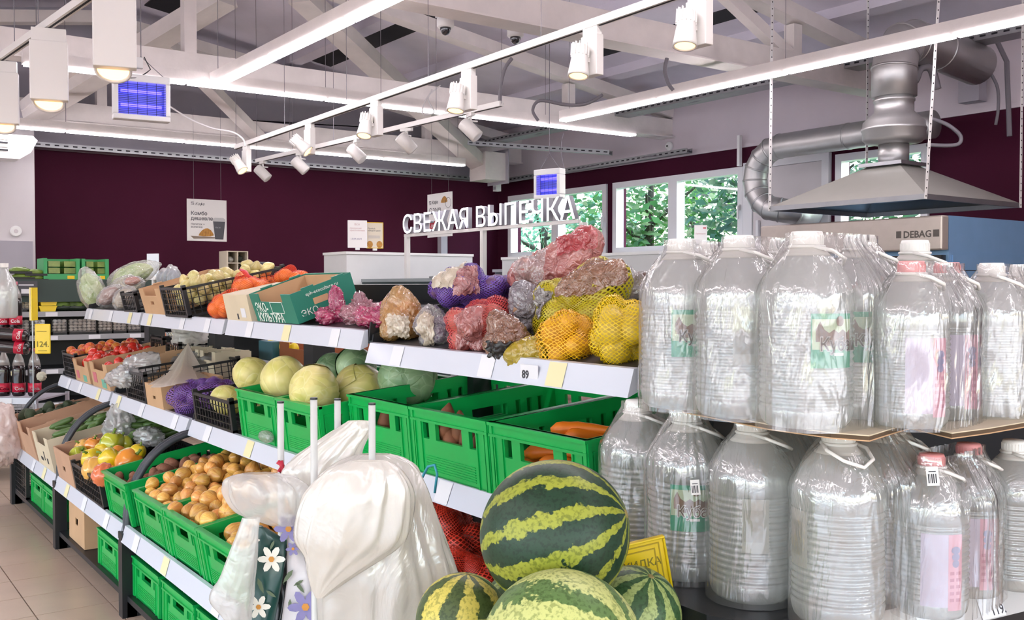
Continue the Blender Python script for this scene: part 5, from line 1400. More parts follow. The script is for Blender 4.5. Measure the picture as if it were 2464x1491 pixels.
# rack below the bottles with its price rail
A_, B_ = PZ(2065, 1482, .80), PZ(2464, 1393, .80)
dx = (B_-A_).normalized(); dy = Vector((-dx.y, dx.x, 0))
if dy.dot(FW) < 0: dy = -dy
t = thing('bottle_rack', 'dark rack deck carrying the water bottles, with a grey price rail', 'shelving unit', (A_.x, A_.y, 0))
Mr = Matrix((dx, dy, Vector((0, 0, 1)))).transposed().to_4x4()
obj('deck', MB().box(-.02, 0, .745, 1.6, .53, .797, Mr), gondola_m, t)
obj('cabinet_body', MB().box(.02, .06, 0, 1.55, .5, .745, Mr), gondola_m, t)
wp = [PZ(x, y, .797)-Vector((A_.x, A_.y, .797)) for x, y in ((1436, 1345), (1560, 1425), (1700, 1478), (1850, 1505), (2050, 1486), (2150, 1330), (1460, 1290))]
obj('wing_deck', MB().add([(p.x, p.y, .745) for p in wp]+[(p.x, p.y, .7965) for p in wp], [list(range(7)), list(reversed(range(7, 14)))]+[[i, (i+1) % 7, (i+1) % 7+7, i+7] for i in range(7)]), gondola_m, t)
obj('back_board', MB().box(.08, .50, .797, 1.6, .52, 1.12, Mr), gondola_m, t)  # added dark board, stands in for the darkness behind the lower bottles
rl = MB(); rl.add([(-.02, -.001, .800), (1.6, -.001, .800), (1.6, -.022, .745), (-.02, -.022, .745), (-.02, .0, .745), (1.6, 0, .745)], [(0, 1, 2, 3), (3, 2, 5, 4), (0, 3, 4), (1, 5, 2)], Mr)
obj('price_rail', rl, mat('rail_grey', 'bcb9b8', .4), t)
for k, (px, py, s_) in enumerate(((2212, 1468, '84.'), (2360, 1438, '119.'))):
    f_ = (px-2065)/399*(B_-A_).length
    tk = obj('price_ticket', MB().add([(f_-.035, -.0035, .797), (f_+.035, -.0035, .797), (f_+.035, -.0235, .748), (f_-.035, -.0235, .748)], [(3, 2, 1, 0)], Mr), tick, t)
    o = text(s_, .026, ink, tk, 'price_digits', bold=.0004)
    lz = Vector((0, -.93, .37)).normalized()
    Mt = Mr @ Matrix.Translation((f_-.005+.0, -.0215, .752)) @ Matrix(((1, 0, 0), (0, .37, -.93), (0, .93, .37))).to_4x4()
    o.matrix_local = Mt
    obj('small_print', MB().add([(f_-.028, -.0075, .789), (f_+.012, -.0075, .789), (f_+.012, -.0085, .7865), (f_-.028, -.0085, .7865)], [(3, 2, 1, 0)], Mr @ Matrix.Translation((0, -.0008, 0))), grey_paint, tk)
# ------------------------------------------------------------------ watermelons
def melon_mat(n, dark, light, nstripe, wid, seed, wob=1.0):
    m = mat(n, dark, .42, spec=.4); nt = m.node_tree; b = nt.nodes['Principled BSDF']; N = nt.nodes.new; L = nt.links.new
    tc = N('ShaderNodeTexCoord'); sp = N('ShaderNodeSeparateXYZ'); L(tc.outputs['Object'], sp.inputs[0])
    def mth(op, a, b_=None, c=None, cl=False):
        q = N('ShaderNodeMath'); q.operation = op; q.use_clamp = cl
        for i, v in enumerate((a, b_, c)):
            if v is None: continue
            if isinstance(v, (int, float)): q.inputs[i].default_value = v
            else: L(v, q.inputs[i])
        return q.outputs[0]
    at = mth('ARCTAN2', sp.outputs[1], sp.outputs[0])
    n1 = N('ShaderNodeTexNoise'); n1.inputs['Scale'].default_value = 16*wob; n1.inputs['Detail'].default_value = 2; L(tc.outputs['Object'], n1.inputs['Vector'])
    n2 = N('ShaderNodeTexNoise'); n2.inputs['Scale'].default_value = 150; n2.inputs['Detail'].default_value = 3; L(tc.outputs['Object'], n2.inputs['Vector'])
    n3 = N('ShaderNodeTexNoise'); n3.inputs['Scale'].default_value = 45; n3.inputs['Detail'].default_value = 3; L(tc.outputs['Object'], n3.inputs['Vector'])
    ph = mth('ADD', mth('MULTIPLY', at, nstripe), mth('MULTIPLY', mth('SUBTRACT', n1.outputs['Fac'], .5), 1.7))
    w = mth('SINE', ph)
    w = mth('ADD', w, mth('MULTIPLY', mth('SUBTRACT', n3.outputs['Fac'], .5), 3.0))
    w = mth('ADD', w, mth('MULTIPLY', mth('SUBTRACT', n2.outputs['Fac'], .5), 1.0))
    k = mth('MULTIPLY', mth('SUBTRACT', w, wid), 5.0, None, True)
    mx = N('ShaderNodeMix'); mx.data_type = 'RGBA'; L(k, mx.inputs[0]); mx.inputs[6].default_value = (*hx(dark), 1); mx.inputs[7].default_value = (*hx(light), 1)
    r = N('ShaderNodeValToRGB'); r.color_ramp.elements[0].position = .38; r.color_ramp.elements[1].position = .52
    r.color_ramp.elements[0].color = (.45, .5, .4, 1); r.color_ramp.elements[1].color = (1, 1, 1, 1); L(n2.outputs['Fac'], r.inputs[0])
    m2 = N('ShaderNodeMix'); m2.data_type = 'RGBA'; m2.blend_type = 'MULTIPLY'; m2.inputs[0].default_value = .8; L(mx.outputs[2], m2.inputs[6]); L(r.outputs[0], m2.inputs[7])
    L(m2.outputs[2], b.inputs['Base Color'])
    return m
def melon(c, Rr, axis, m, lab, lng=1.06, spin=0, grp=None):
    t = thing('watermelon', lab, 'watermelon', c, group=grp)
    a = Vector(axis).normalized(); x = a.orthogonal().normalized(); y = a.cross(x)
    q = (Matrix((x, y, a)).transposed().to_4x4() @ Matrix.Rotation(spin, 4, 'Z'))
    t.rotation_euler = q.to_euler()
    obj('rind', MB().blob((0, 0, 0), (Rr, Rr, Rr*lng), lambda d: 1+.012*fnz(d, 1.2, int(Rr*1000)), 64, 40), m, t, True)
    obj('stem_scar', MB().lathe([(Rr*.07, Rr*lng*.99), (Rr*.05, Rr*lng*1.01), (Rr*.02, Rr*lng*1.015)], 12), mat('dry_stem', '8a7a4a', .8), t)
md = melon_mat('melon_dark', '1d3a26', '969c36', 11, .34, 1)
ml = melon_mat('melon_pale', '5d7a42', 'c3c87c', 7, -.45, 2)
ms = melon_mat('melon_striped', '4a5a30', 'cfc05c', 7, -.1, 3)
mg = melon_mat('melon_green', '3a5a34', '9fae6a', 9, -.05, 4)
c1 = PD(1335, 1283, 1.76)
melon(c1, .131, RT*1+UP*.34-FW*.25, md, 'largest dark green watermelon with jagged yellow stripes on top of the heap', 1.03, 1.75)
melon(PD(1112, 1492, 1.84), .087, UP*1+RT*.12, ms, 'small watermelon with bold vertical yellow stripes at the left of the heap', 1.0, .5)
melon(PD(1352, 1572, 1.56), .131, RT*.8-FW*.5+UP*.3, ml, 'pale mottled watermelon in front at the bottom edge', 1.0, 2)
melon(PD(1520, 1484, 1.86), .093, RT*.3+UP*.8-FW*.3, mg, 'striped green watermelon at the right, beneath the yellow sign', 1.05, 1)
melon(PD(1290, 1500, 1.98), .12, RT, mg, 'watermelon buried in the middle of the heap', 1.0, 1)
melon(PD(1180, 1640, 1.75), .11, UP, ml, 'watermelon low at the front left, below the frame', 1.0, 1)
bb = PD(1335, 1500, 1.85)
t = thing('produce_bin', 'dark bin holding the watermelons', 'bin', (bb.x, bb.y, 0), (0, 0, -TH))
for (x0, y0, x1, y1) in ((-.30, -.33, .22, -.30), (-.30, .17, .22, .20), (-.30, -.30, -.27, .17), (.19, -.30, .22, .17)): obj('bin_wall', MB().box(x0, y0, 0, x1, y1, .60), gondola_m, t)
obj('bin_floor', MB().box(-.27, -.30, .52, .19, .17, .55), gondola_m, t)
# ------------------------------------------------------------------ yellow sign by the melons
ys = mat('sign_yellow', 'f2cf12', .35, coat=.2); yd = mat('sign_ochre', 'b89a12', .5); yi = mat('sign_ink', '8a7a14', .5)
sg = thing('discount_sign', 'yellow framed discount sign standing between watermelons and bottles', 'sign', PD(1592, 1293, 1.96))
rx = (RT*math.cos(R(11))+UP*math.sin(R(11))+FW*.15).normalized(); uy = (UP*math.cos(R(13))-RT*math.sin(R(13))-FW*.1).normalized(); nz = rx.cross(uy).normalized(); uy = nz.cross(rx)
sg.rotation_euler = Matrix((rx, uy, nz)).transposed().to_euler()
obj('board', MB().box(-.21, -.30, -.003, .0, 0, .003), ys, sg)
g = MB()
for i_ in (0, .010): g.box(-.20+i_, -.008-i_, .003, -.008-i_, -.0055-i_, .0042); g.box(-.0105-i_, -.29, .003, -.008-i_, -.008-i_, .0042)
obj('raised_frame', g, yd, sg)
bevel(obj('frame_edge', MB().box(-.215, 0, -.006, .005, .005, .008).box(0, -.30, -.006, .005, 0, .008), ys, sg), .002)
text('СКИДКА', .022, yi, sg, 'lettering', (-.104, -.050, .0035), ext=.0003, bold=.0003); text('-15%', .046, yi, sg, 'lettering', (-.105, -.105, .0035), ext=.0003, bold=.0012)
# ------------------------------------------------------------------ stand with carrier bags
st = thing('bag_stand', 'stand of four pale poles with black tips holding carrier bags', 'stand', PD(785, 1400, 2.1))
o_ = st.location
pole_m = mat('pole_grey', 'c9c9c6', .4)
for px, py, D in ((675, 965, 2.13), (755, 956, 1.97), (812, 958, 2.14), (895, 969, 1.99)):
    p = PD(px, py, D); q = p-o_
    obj('pole', MB().tube([(q.x, q.y, -.6-o_.z+.62), (q.x, q.y, q.z-.004)], .0072, 14), pole_m, st, True)
    obj('pole_tip', MB().tube([(q.x, q.y, q.z-.004), (q.x, q.y, q.z)], .0076, 14), black_pl, st)
obj('stand_base', MB().box(-.2, -.2, -o_.z, .2, .2, -o_.z+.03).box(-.02, -.02, -o_.z+.03, .02, .02, .0-o_.z+.7).box(-.14, -.14, -o_.z+.6, .14, .14, -o_.z+.63), dark_metal, st)
H2 = Vector((FW.x, FW.y, 0)).normalized()
def drape(rows, D, lab, m, name, cat, seed, dep=.45, pl=.05, npl=9, n=72, sub=6, parent=None):
    """hanging bag: closed rings, wide across the view, folded, one under the other"""
    rr = [tuple(q) for q in smooth(rows, sub)]; V = len(rr)
    top_ = PD((rr[0][1]+rr[0][2])/2, rr[0][0], D)
    def fn(u, v):
        y, xl, xr = rr[min(V-1, int(round(v*(V-1))))]
        c = PD((xl+xr)/2, y, D); hw = (xr-xl)/2*D/F
        a = 2*math.pi*u; q = 1+pl*math.sin(a*npl+seed+2.5*fnz((u*6, v*3, 0), 1, seed)+v*1.5)*min(1, v*2+.3)+.10*fnz((math.cos(a)*1.5, math.sin(a)*1.5, v*4), 1, seed)+.09*(1-2.4*abs(fnz((math.cos(a)*3+v*.8, math.sin(a)*3, v*1.3), 1, seed+3)))+.018*(1-2.4*abs(fnz((math.cos(a)*7+v, math.sin(a)*8, v*2.5), 1, seed+6)))
        p = c+RT*(hw*math.cos(a)*q)+H2*(min(hw*dep, .09)*math.sin(a)*q)
        return p-top_
    o = obj(name, MB().grid(fn, n, V-1), m, parent, True, None if parent else top_)
    if not parent: tag(o, lab, cat)
    return o
bagw = film('carrier_white', 'fffaf2', .20, 1.0, .2, 10, .4, stretch=(1, 1, .6), transl=.5)
bagc = film('carrier_clear', 'eceae6', .50, .5, .22, 9, .7, transl=.4)
drape([(1092, 868, 938), (1112, 815, 985), (1160, 765, 1010), (1230, 740, 1032), (1300, 730, 1062), (1385, 738, 1092), (1491, 745, 1085), (1600, 750, 1080)], 2.02, 'large white carrier bag hanging on the nearest pole, reaching the bottom edge', bagw, 'carrier_bag', 'plastic bag', 3, pl=.05, npl=7, n=160, sub=12)
drape([(1108, 850, 930), (1135, 790, 965), (1200, 738, 992), (1290, 722, 980), (1345, 735, 915), (1400, 745, 830), (1438, 760, 778)], 1.94, 'white carrier bag flap folded over the front of the largest bag', bagw, 'carrier_bag', 'plastic bag', 5, dep=.3, pl=.04, npl=5, n=140, sub=12)
drape([(1012, 838, 886), (1035, 805, 890), (1075, 745, 868), (1120, 692, 858), (1165, 690, 850), (1240, 720, 860)], 2.10, 'white carrier bag bunched behind between the poles', bagw, 'carrier_bag', 'plastic bag', 7, pl=.07, n=80)
drape([(1138, 590, 660), (1150, 550, 705), (1175, 546, 738), (1205, 556, 742), (1235, 585, 735), (1262, 650, 722)], 1.98, 'translucent carrier bag spread sideways over the onions', bagc, 'carrier_bag', 'plastic bag', 9, pl=.06, n=80, dep=.5)
drape([(1245, 585, 625), (1300, 565, 618), (1380, 535, 612), (1440, 508, 606), (1500, 545, 604), (1600, 560, 604)], 1.93, 'clear film sleeve hanging at the left of the flowered packets', bagc, 'film_sleeve', 'plastic bag', 11, pl=.03, n=60, dep=.5)
# flowered packets
dkg = mat('packet_green', '1f4a44', .35, coat=.4, var=.35, vscale=9); wht = mat('packet_white', 'e2dfe4', .4, coat=.3, var=.06)
pw_ = mat('petal_white', 'e9e6da', .5, var=.1, vscale=30); pv_ = mat('petal_violet', '8a84b8', .5, var=.2, vscale=30); pc_ = mat('flower_centre', 'c98a3a', .6); lf_ = mat('print_leaf', '5a6a50', .5)
def packet(rows, D, m, lab, flowers, pm_, leaves):
    t = thing('flowered_packet', lab, 'packet', PD(rows[0][1], rows[0][0], D)); o = t.location.copy()
    def fn(u, v):
        s_ = v*(len(rows)-1); i = min(int(s_), len(rows)-2); f = s_-i
        y = rows[i][0]+(rows[i+1][0]-rows[i][0])*f; xl = rows[i][1]+(rows[i+1][1]-rows[i][1])*f; xr = rows[i][2]+(rows[i+1][2]-rows[i][2])*f
        return PD(xl+(xr-xl)*u, y, D-.012*math.sin(math.pi*u)+.004*math.sin(v*9+u*5))-o
    b = obj('packet_film', MB().grid(fn, 14, 24), m, t, True)
    sm = b.modifiers.new('thick', 'SOLIDIFY'); sm.thickness = .012; sm.offset = 1
    for k, (px, py, s_) in enumerate(flowers):
        fl_ = MB()
        for q in range(6):
            a = q*math.pi/3+k; pt = []
            for i in range(8):
                b_ = i*math.pi/4; pt.append(PD(px+s_*(.55*math.cos(a)+.45*math.cos(b_)*math.cos(a)-.24*math.sin(b_)*math.sin(a)), py+s_*(.55*math.sin(a)+.45*math.cos(b_)*math.sin(a)+.24*math.sin(b_)*math.cos(a)), D-.0185-.0004*q)-o)
            fl_.add(pt, [list(range(8))])
        f0 = obj('printed_flower', fl_, pm_, t)
        obj('flower_centre', MB().add([PD(px+s_*.22*math.cos(i), py+s_*.22*math.sin(i), D-.0215)-o for i in (0, 1.05, 2.1, 3.14, 4.2, 5.25)], [list(range(6))]), pc_, f0)
    lv = MB()
    for (px, py, l_, a) in leaves:
        pt = [PD(px+l_*(x*math.cos(a)-y*math.sin(a)), py+l_*(x*math.sin(a)+y*math.cos(a)), D-.0175)-o for x, y in ((0, 0), (.3, .14), (.7, .12), (1, 0), (.7, -.1), (.3, -.13))]
        lv.add(pt, [list(range(6))])
    obj('printed_leaves', lv, lf_, t)
packet([(1268, 606, 640), (1300, 603, 690), (1380, 602, 682), (1560, 600, 650)], 1.985, dkg, 'dark green packet printed with white flowers below the spread bag', [(653, 1345, 34), (622, 1460, 30), (612, 1300, 14)], pw_, [(620, 1390, 40, 1.2), (640, 1420, 30, .6), (660, 1300, 26, 2)])
packet([(1238, 672, 722), (1300, 690, 728), (1400, 690, 750), (1560, 668, 764)], 2.0, wht, 'white packet printed with violet flowers and sprigs', [(694, 1272, 36), (735, 1460, 44), (705, 1320, 18)], pv_, [(705, 1370, 40, 2.2), (712, 1400, 34, .9), (698, 1440, 30, 1.6), (730, 1395, 28, 2.6)])
packet([(1310, 688, 700), (1400, 668, 696), (1560, 640, 676)], 2.02, mat('packet_black', '14181c', .3, coat=.5), 'narrow black packet edge between the green and the white packets', [], pv_, [(680, 1400, 8, 1)])
o = obj('red_knot', MB().tube([PD(*q, 2.12) for q in ((668, 1110), (680, 1120), (672, 1132), (683, 1142), (676, 1108))], .005, 6), mat('red_strip', 'b8203a', .5), None, True)
tag(o, 'red plastic strip knotted on the leftmost pole', 'strip')
# ------------------------------------------------------------------ extractor hood, fan and ducts
hx0, hx1, hy0, hy1, hz = 5.75, 6.93, 3.50, 4.73, 1.95
t = thing('extractor_hood', 'large steel pyramid extractor hood hanging above the oven', 'extractor hood', (6.34, 4.11, hz))
o_ = Vector((6.34, 4.11, hz))
def Q(x, y, z): return (x-o_.x, y-o_.y, z-o_.z)
hood_m = mat('hood_steel', 'a8a69f', .42, .55, var=.06, vscale=3)
a, b = .13, .30
vs = [Q(hx0, hy0, hz+.03), Q(hx1, hy0, hz+.03), Q(hx1, hy1, hz+.03), Q(hx0, hy1, hz+.03), Q(6.34-a, 4.11-a, hz+b), Q(6.34+a, 4.11-a, hz+b), Q(6.34+a, 4.11+a, hz+b), Q(6.34-a, 4.11+a, hz+b)]
for k in range(4):
    m_ = MB().add([vs[k], vs[(k+1) % 4], vs[4+(k+1) % 4], vs[4+k]], [(0, 1, 2, 3)])
    p_ = obj('hood_panel', m_, hood_m, t); s_ = p_.modifiers.new('thick', 'SOLIDIFY'); s_.thickness = .003
r_ = MB()
r_.box(*Q(hx0, hy0, hz), *Q(hx1, hy0+.02, hz+.034)); r_.box(*Q(hx0, hy1-.02, hz), *Q(hx1, hy1, hz+.034)); r_.box(*Q(hx0, hy0+.02, hz), *Q(hx0+.02, hy1-.02, hz+.034)); r_.box(*Q(hx1-.02, hy0+.02, hz), *Q(hx1, hy1-.02, hz+.034))
obj('rim', r_, galv, t)
obj('inner_filter', MB().box(*Q(hx0+.25, hy0+.25, hz+.08), *Q(hx1-.25, hy1-.25, hz+.09)), dark_metal, t)
obj('top_flange', MB().box(*Q(6.34-.17, 4.11-.17, hz+b), *Q(6.34+.17, 4.11+.17, hz+b+.025)), alu, t)
obj('neck', MB().lathe([(.105, hz+b+.02-hz), (.105, hz+b+.17-hz)], 28), duct_m, t, True)
obj('fan_housing', MB().lathe([(.11, .46), (.19, .475), (.215, .50), (.215, .555), (.222, .56), (.222, .575), (.215, .58), (.21, .62), (.17, .66), (.135, .69), (.135, .76), (.142, .765), (.142, .78), (.13, .785), (.13, .84)], 36), duct_m, t, True)
def strap(a_, b_, parent, w=.028):
    a_ = Vector(a_); b_ = Vector(b_); obj('hanger_strap', MB().bar(a_, b_, w, .003, (0, 1, 0)), white_met, parent)
    h_ = MB(); n = int((b_-a_).length/.05); d_ = (b_-a_)/n; sd = Vector((0, 0, 1)).cross(Vector((1, 0, 0)))
    for i in range(n): p = a_+d_*(i+.3)+Vector((-.002, -.0025, 0)); h_.bar(p, p+d_*.16, .007, .004, (0, 1, 0))
    obj('strap_holes', h_, dark_gap, parent, kind='stuff')
strap(Q(hx0, hy1, hz), Q(hx0+.02, hy1, 3.9), t); strap(Q(hx0, hy0, hz), Q(hx0+.03, hy0-.1, 3.9), t); strap(Q(hx1, hy0, hz), Q(hx1, hy0, 3.7), t); strap(Q(hx1, hy1, hz), Q(hx1, hy1, 3.7), t)
def ringed(pts, r, lab, rings=1, name='ventilation_duct'):
    P_ = [Vector(p) for p in pts]; o0 = P_[0]
    t = thing(name, lab, 'duct', o0)
    obj('pipe', MB().tube([p-o0 for p in P_], r, 28), duct_m, t, True)
    for i in range(1, len(P_)-1, rings):
        d = (P_[i+1]-P_[i-1]).normalized(); p = P_[i]-o0
        obj('joint_ring', MB().tube([p-d*.008, p+d*.008], r*1.035, 28), duct_m, t, True)
    return t
arc = [(6.34+.22*(1-math.cos(R(q))), 4.11, hz+.84+.16+.22*math.sin(R(q))-.0) for q in (0, 30, 60, 90)]
ringed([(6.34, 4.11, hz+.80)]+arc+[(6.9, 4.11, arc[-1][2]), (7.45, 4.11, arc[-1][2]-.05)], .155, 'short thick duct elbow turning right above the fan')
e = PX(1862, 352, 7.5)
el = [(7.5, 6.05+.30*math.sin(R(q)), 2.42+.30*math.cos(R(q))) for q in (0, 22, 45, 67, 90, 112, 135, 157, 180)]
ringed([(7.5, 4.5, 2.72), (7.5, 5.3, 2.72)]+el+[(7.62, 5.98, 2.10), (7.9, 5.98, 2.10)], .115, 'long steel duct running along the right wall and bending down')
t = thing('wall_junction_box', 'grey junction box with cables high on the right wall', 'junction box', PX(2340, 200, XR-.1))
obj('box_case', MB().box(-.06, -.09, -.16, .06, .09, .16), grey_paint, t); obj('cable_drop', MB().tube([(-.1, -.25, .3), (-.12, -.35, .1), (-.12, -.38, -.5)], .02, 8), cable_m, t)
cable([PD(*p, 7.2) for p in ((2165, 145), (2175, 175), (2200, 195), (2215, 165), (2240, 165), (2255, 215))], .03, 'dark flexible conduit looping above the fan')
cable([PD(*p, 6.9) for p in ((2240, 285), (2280, 300), (2310, 325), (2308, 345), (2280, 350), (2230, 348))], .014, 'grey cable loop beside the fan housing')
cable([PD(*p, 7.8) for p in ((2380, 170), (2400, 210), (2402, 260), (2396, 300))], .012, 'black cable hanging by the junction box')
# ------------------------------------------------------------------ oven
st_m = mat('brushed_steel', 'c6bcb4', .32, .55, var=.05, vscale=20); bl_m = mat('blue_steel', '7fa6cf', .35, .35, var=.05); gl_m = mat('oven_glass', '20262a', .08, coat=1)
t = thing('bakery_oven', 'tall steel bakery oven with black glass door and bluish side', 'oven', (5.9, 3.44, 0))
obj('cabinet', MB().box(.02, .0, .1, 1.2, 1.45, 1.62), bl_m, t)
obj('side_panel', MB().box(.05, -.012, .3, 1.18, -.001, 1.60), bl_m, t); obj('side_seam', MB().box(.05, -.016, 1.50, 1.18, -.012, 1.505), dark_metal, t)
obj('top_side_panel', MB().box(.02, 0, 1.62, 1.2, 1.45, 1.85), bl_m, t)
bevel(obj('control_fascia', MB().box(-.06, -.0, 1.63, .019, 1.45, 1.85), st_m, t), .01)
text('DEBAG', .062, mat('logo_ink', '5a5450', .5), t, 'lettering', (-.0605, .27, 1.715), FX, bold=.0015, sx=1.0)
obj('logo_block', MB().box(-.062, .02, 1.715, -.0605, .06, 1.76).box(-.062, .285, 1.715, -.0605, .32, 1.76), mat('logo_ink', '5a5450', .5), t)
obj('door_frame', MB().box(-.03, .02, .6, .019, .08, 1.60).box(-.03, 1.37, .6, .019, 1.43, 1.60).box(-.03, .08, 1.55, .019, 1.37, 1.60).box(-.03, .08, .6, .019, 1.37, .66), black_pl, t)
obj('door_glass', MB().box(-.015, .08, .66, .01, 1.37, 1.55), gl_m, t)
g = MB()
for i in range(12): g.box(-.024, .10, .9+i*.05, -.016, .14, .915+i*.05)
obj('door_vent', g, galv, t)
obj('door_handle', MB().tube([(-.07, .16, .8), (-.07, .16, 1.4)], .012, 8), st_m, t)
g = MB()
for i in range(10): g.box(.12, -.018, 1.3+i*.014, .2, -.0125, 1.306+i*.014)
obj('side_vent', g, dark_metal, t)
# ------------------------------------------------------------------ counters of the bakery
cwhite = mat('counter_white', 'dfe0e2', .4, var=.03); teal = mat('counter_dark', '2e3f42', .5, var=.08)
t = thing('service_counter', 'long dark grey green bakery counter behind the vegetable shelves', 'counter', (4.4, 3.3, 0))
obj('front_board', MB().box(0, 0, 0, .04, 5.25, 1.44), teal, t); obj('counter_body', MB().box(.04, .02, .1, .75, 5.23, 1.05), dark_metal, t)
obj('top_edge', MB().box(-.01, 0, 1.44, .06, 5.25, 1.47), mat('edge_grey', '8d969a', .3), t)
obj('glass_top', MB().box(.06, .1, 1.455, .6, 5.2, 1.465), glass, t)
for k in range(4): obj('glass_clip', MB().box(.0, .9+k*.95, 1.47, .1, 1.15+k*.95, 1.485), galv, t)
t = thing('white_counter', 'white back counter standing left of the bakery sign', 'counter', (4.25, 8.58, 0))
obj('cabinet', MB().box(0, 0, 0, 1.45, .5, 1.71), cwhite, t); obj('counter_top', MB().box(-.01, -.01, 1.71, 1.46, .51, 1.735), white_pl, t); obj('kick_plate', MB().box(-.005, .02, 0, -.001, .48, .1), dark_metal, t)
obj('wall_socket', MB().box(1.18, -.012, 1.50, 1.30, -.0105, 1.55), grey_paint, t); obj('socket_holes', MB().box(1.19, -.015, 1.51, 1.22, -.0125, 1.54).box(1.245, -.015, 1.51, 1.285, -.0125, 1.54), black_pl, t)
t = thing('white_counter', 'white back counter under the windows, right of the sign post', 'counter', (5.6, 5.72, 0))
obj('cabinet', MB().box(0, 0, 0, .95, 2.18, 1.66), cwhite, t); obj('counter_top', MB().box(-.01, -.01, 1.66, .96, 2.19, 1.685), white_pl, t); obj('side_board', MB().box(.02, -.02, .1, .94, -.011, 1.6), mat('lilac_board', 'b8bac8', .4), t)
t = thing('dark_cabinet', 'dark low cabinet between the two white counters', 'cabinet', (6.0, 8.1, 0))  # plain cabinet in dark violet grey
obj('cabinet_body', MB().box(0, 0, 0, .8, .5, 1.55), mat('cab_violet', '5a5462', .5), t); obj('cabinet_top', MB().box(-.02, -.02, 1.55, .82, .52, 1.58), grey_paint, t)
# cards on the white counter
for k, (px, py, w, h, m_, lab) in enumerate(((860, 563, .19, .27, white_pl, 'white printed notice card on the left white counter'), (903, 566, .17, .26, mat('yellow_frame', 'e8bc2a', .4), 'yellow framed card with croissants on the left white counter'))):
    p = PY(px, py, 8.72); t = thing('notice_card', lab, 'notice', (p.x, 8.72+.01*k, p.z), (0, 0, R(-20)))
    bevel(obj('card_frame', MB().box(-w/2, -.004, -h/2, w/2, .004, h/2), m_, t), .01)
    obj('card_face', MB().box(-w/2+.008, -.0055, -h/2+.008, w/2-.008, -.0045, h/2-.008), paper if k == 0 else mat('card_beige', 'e2d8c4', .5), t)
    obj('card_stand', MB().box(-.02, -.02, -h/2-.02, .02, .02, -h/2), white_pl, t)
    if k == 0:
        text('Вся', .03, mat('faint_pink', 'c8a8a8', .6), t, 'lettering', (-.03, -.006, .085), FM); text('продукция\nприготовлена', .022, mat('faint_pink', 'c8a8a8', .6), t, 'lettering', (-.075, -.006, .05), FM); text('13.09.2024', .025, mat('faint_violet', '8a80a0', .6), t, 'lettering', (-.07, -.006, -.055), FM)
    else:
        text('Пробуй\nкаждый день', .02, ink, t, 'lettering', (-.07, -.006, .06), FM)
        g = MB()
        for q in range(5): g.box(-.065, -.0066, -.005-q*.006, .05, -.006, -.003-q*.006)
        obj('small_print', g, grey_paint, t, kind='stuff')
        for q in (-.05, .045): obj('croissant_print', MB().add([(q+.03*math.cos(i*math.pi/6)*1.0, -.0066, -.09+.035*math.sin(i*math.pi/6)) for i in range(12)], [list(range(12))]), mat('croissant', 'c89040', .6, var=.3, vscale=40), t)
# ------------------------------------------------------------------ illuminated sign
let_face = mat('letter_face', 'ffffff', .4, emit='f4f0ff', es=2.0)
A0 = PX(972, 562, 4.53); A1 = PX(1390, 526, 4.53)
zb = (A0.z+A1.z)/2
t = thing('bakery_sign', 'illuminated white letters СВЕЖАЯ ВЫПЕЧКА on thin posts', 'sign', (4.53, A0.y, zb))
c = bpy.data.curves.new('t', 'FONT'); c.body = 'СВЕЖАЯ ВЫПЕЧКА'; c.size = .235; c.offset = .004
oo = bpy.data.objects.new('t', c); COL.objects.link(oo); dg = bpy.context.evaluated_depsgraph_get()
me0 = bpy.data.meshes.new_from_object(oo.evaluated_get(dg)); wid_ = max(v.co.x for v in me0.vertices); bpy.data.objects.remove(oo)
L_ = (A0.y-A1.y); sc = L_/wid_
xoff = 0
for i, ch in enumerate('СВЕЖАЯ ВЫПЕЧКА'):
    def adv(s_):
        c = bpy.data.curves.new('t', 'FONT'); c.body = s_; c.size = .235; c.offset = 0; c.extrude = .02
        q = bpy.data.objects.new('t', c); COL.objects.link(q); dg = bpy.context.evaluated_depsgraph_get(); m2 = bpy.data.meshes.new_from_object(q.evaluated_get(dg)); bpy.data.objects.remove(q); bpy.data.curves.remove(c); return m2
    if ch == ' ': continue
    full = adv('СВЕЖАЯ ВЫПЕЧКА'[:i+1]); one = adv(ch)
    x1 = max(v.co.x for v in full.vertices); x1o = max(v.co.x for v in one.vertices)
    for v in one.vertices: v.co.x = (v.co.x+x1-x1o)*sc
    one.materials.clear(); one.materials.append(mat('letter_side', 'a4a4ae', .5)); one.materials.append(let_face)
    for p_ in one.polygons:
        if p_.normal.z > .9: p_.material_index = 1
    q = bpy.data.objects.new('letter', one); COL.objects.link(q); q.parent = t; q.rotation_euler = FX; bpy.data.meshes.remove(full)
obj('base_rail', MB().box(.0, -L_, -.03, .03, 0, -.004), white_met, t)
for px in (980, 1163, 1403):
    y_ = PX(px, 600, 4.53).y-A0.y
    obj('sign_post', MB().box(-.02, y_-.02, 1.46-zb, .02, y_+.02, -.03), white_met, t)
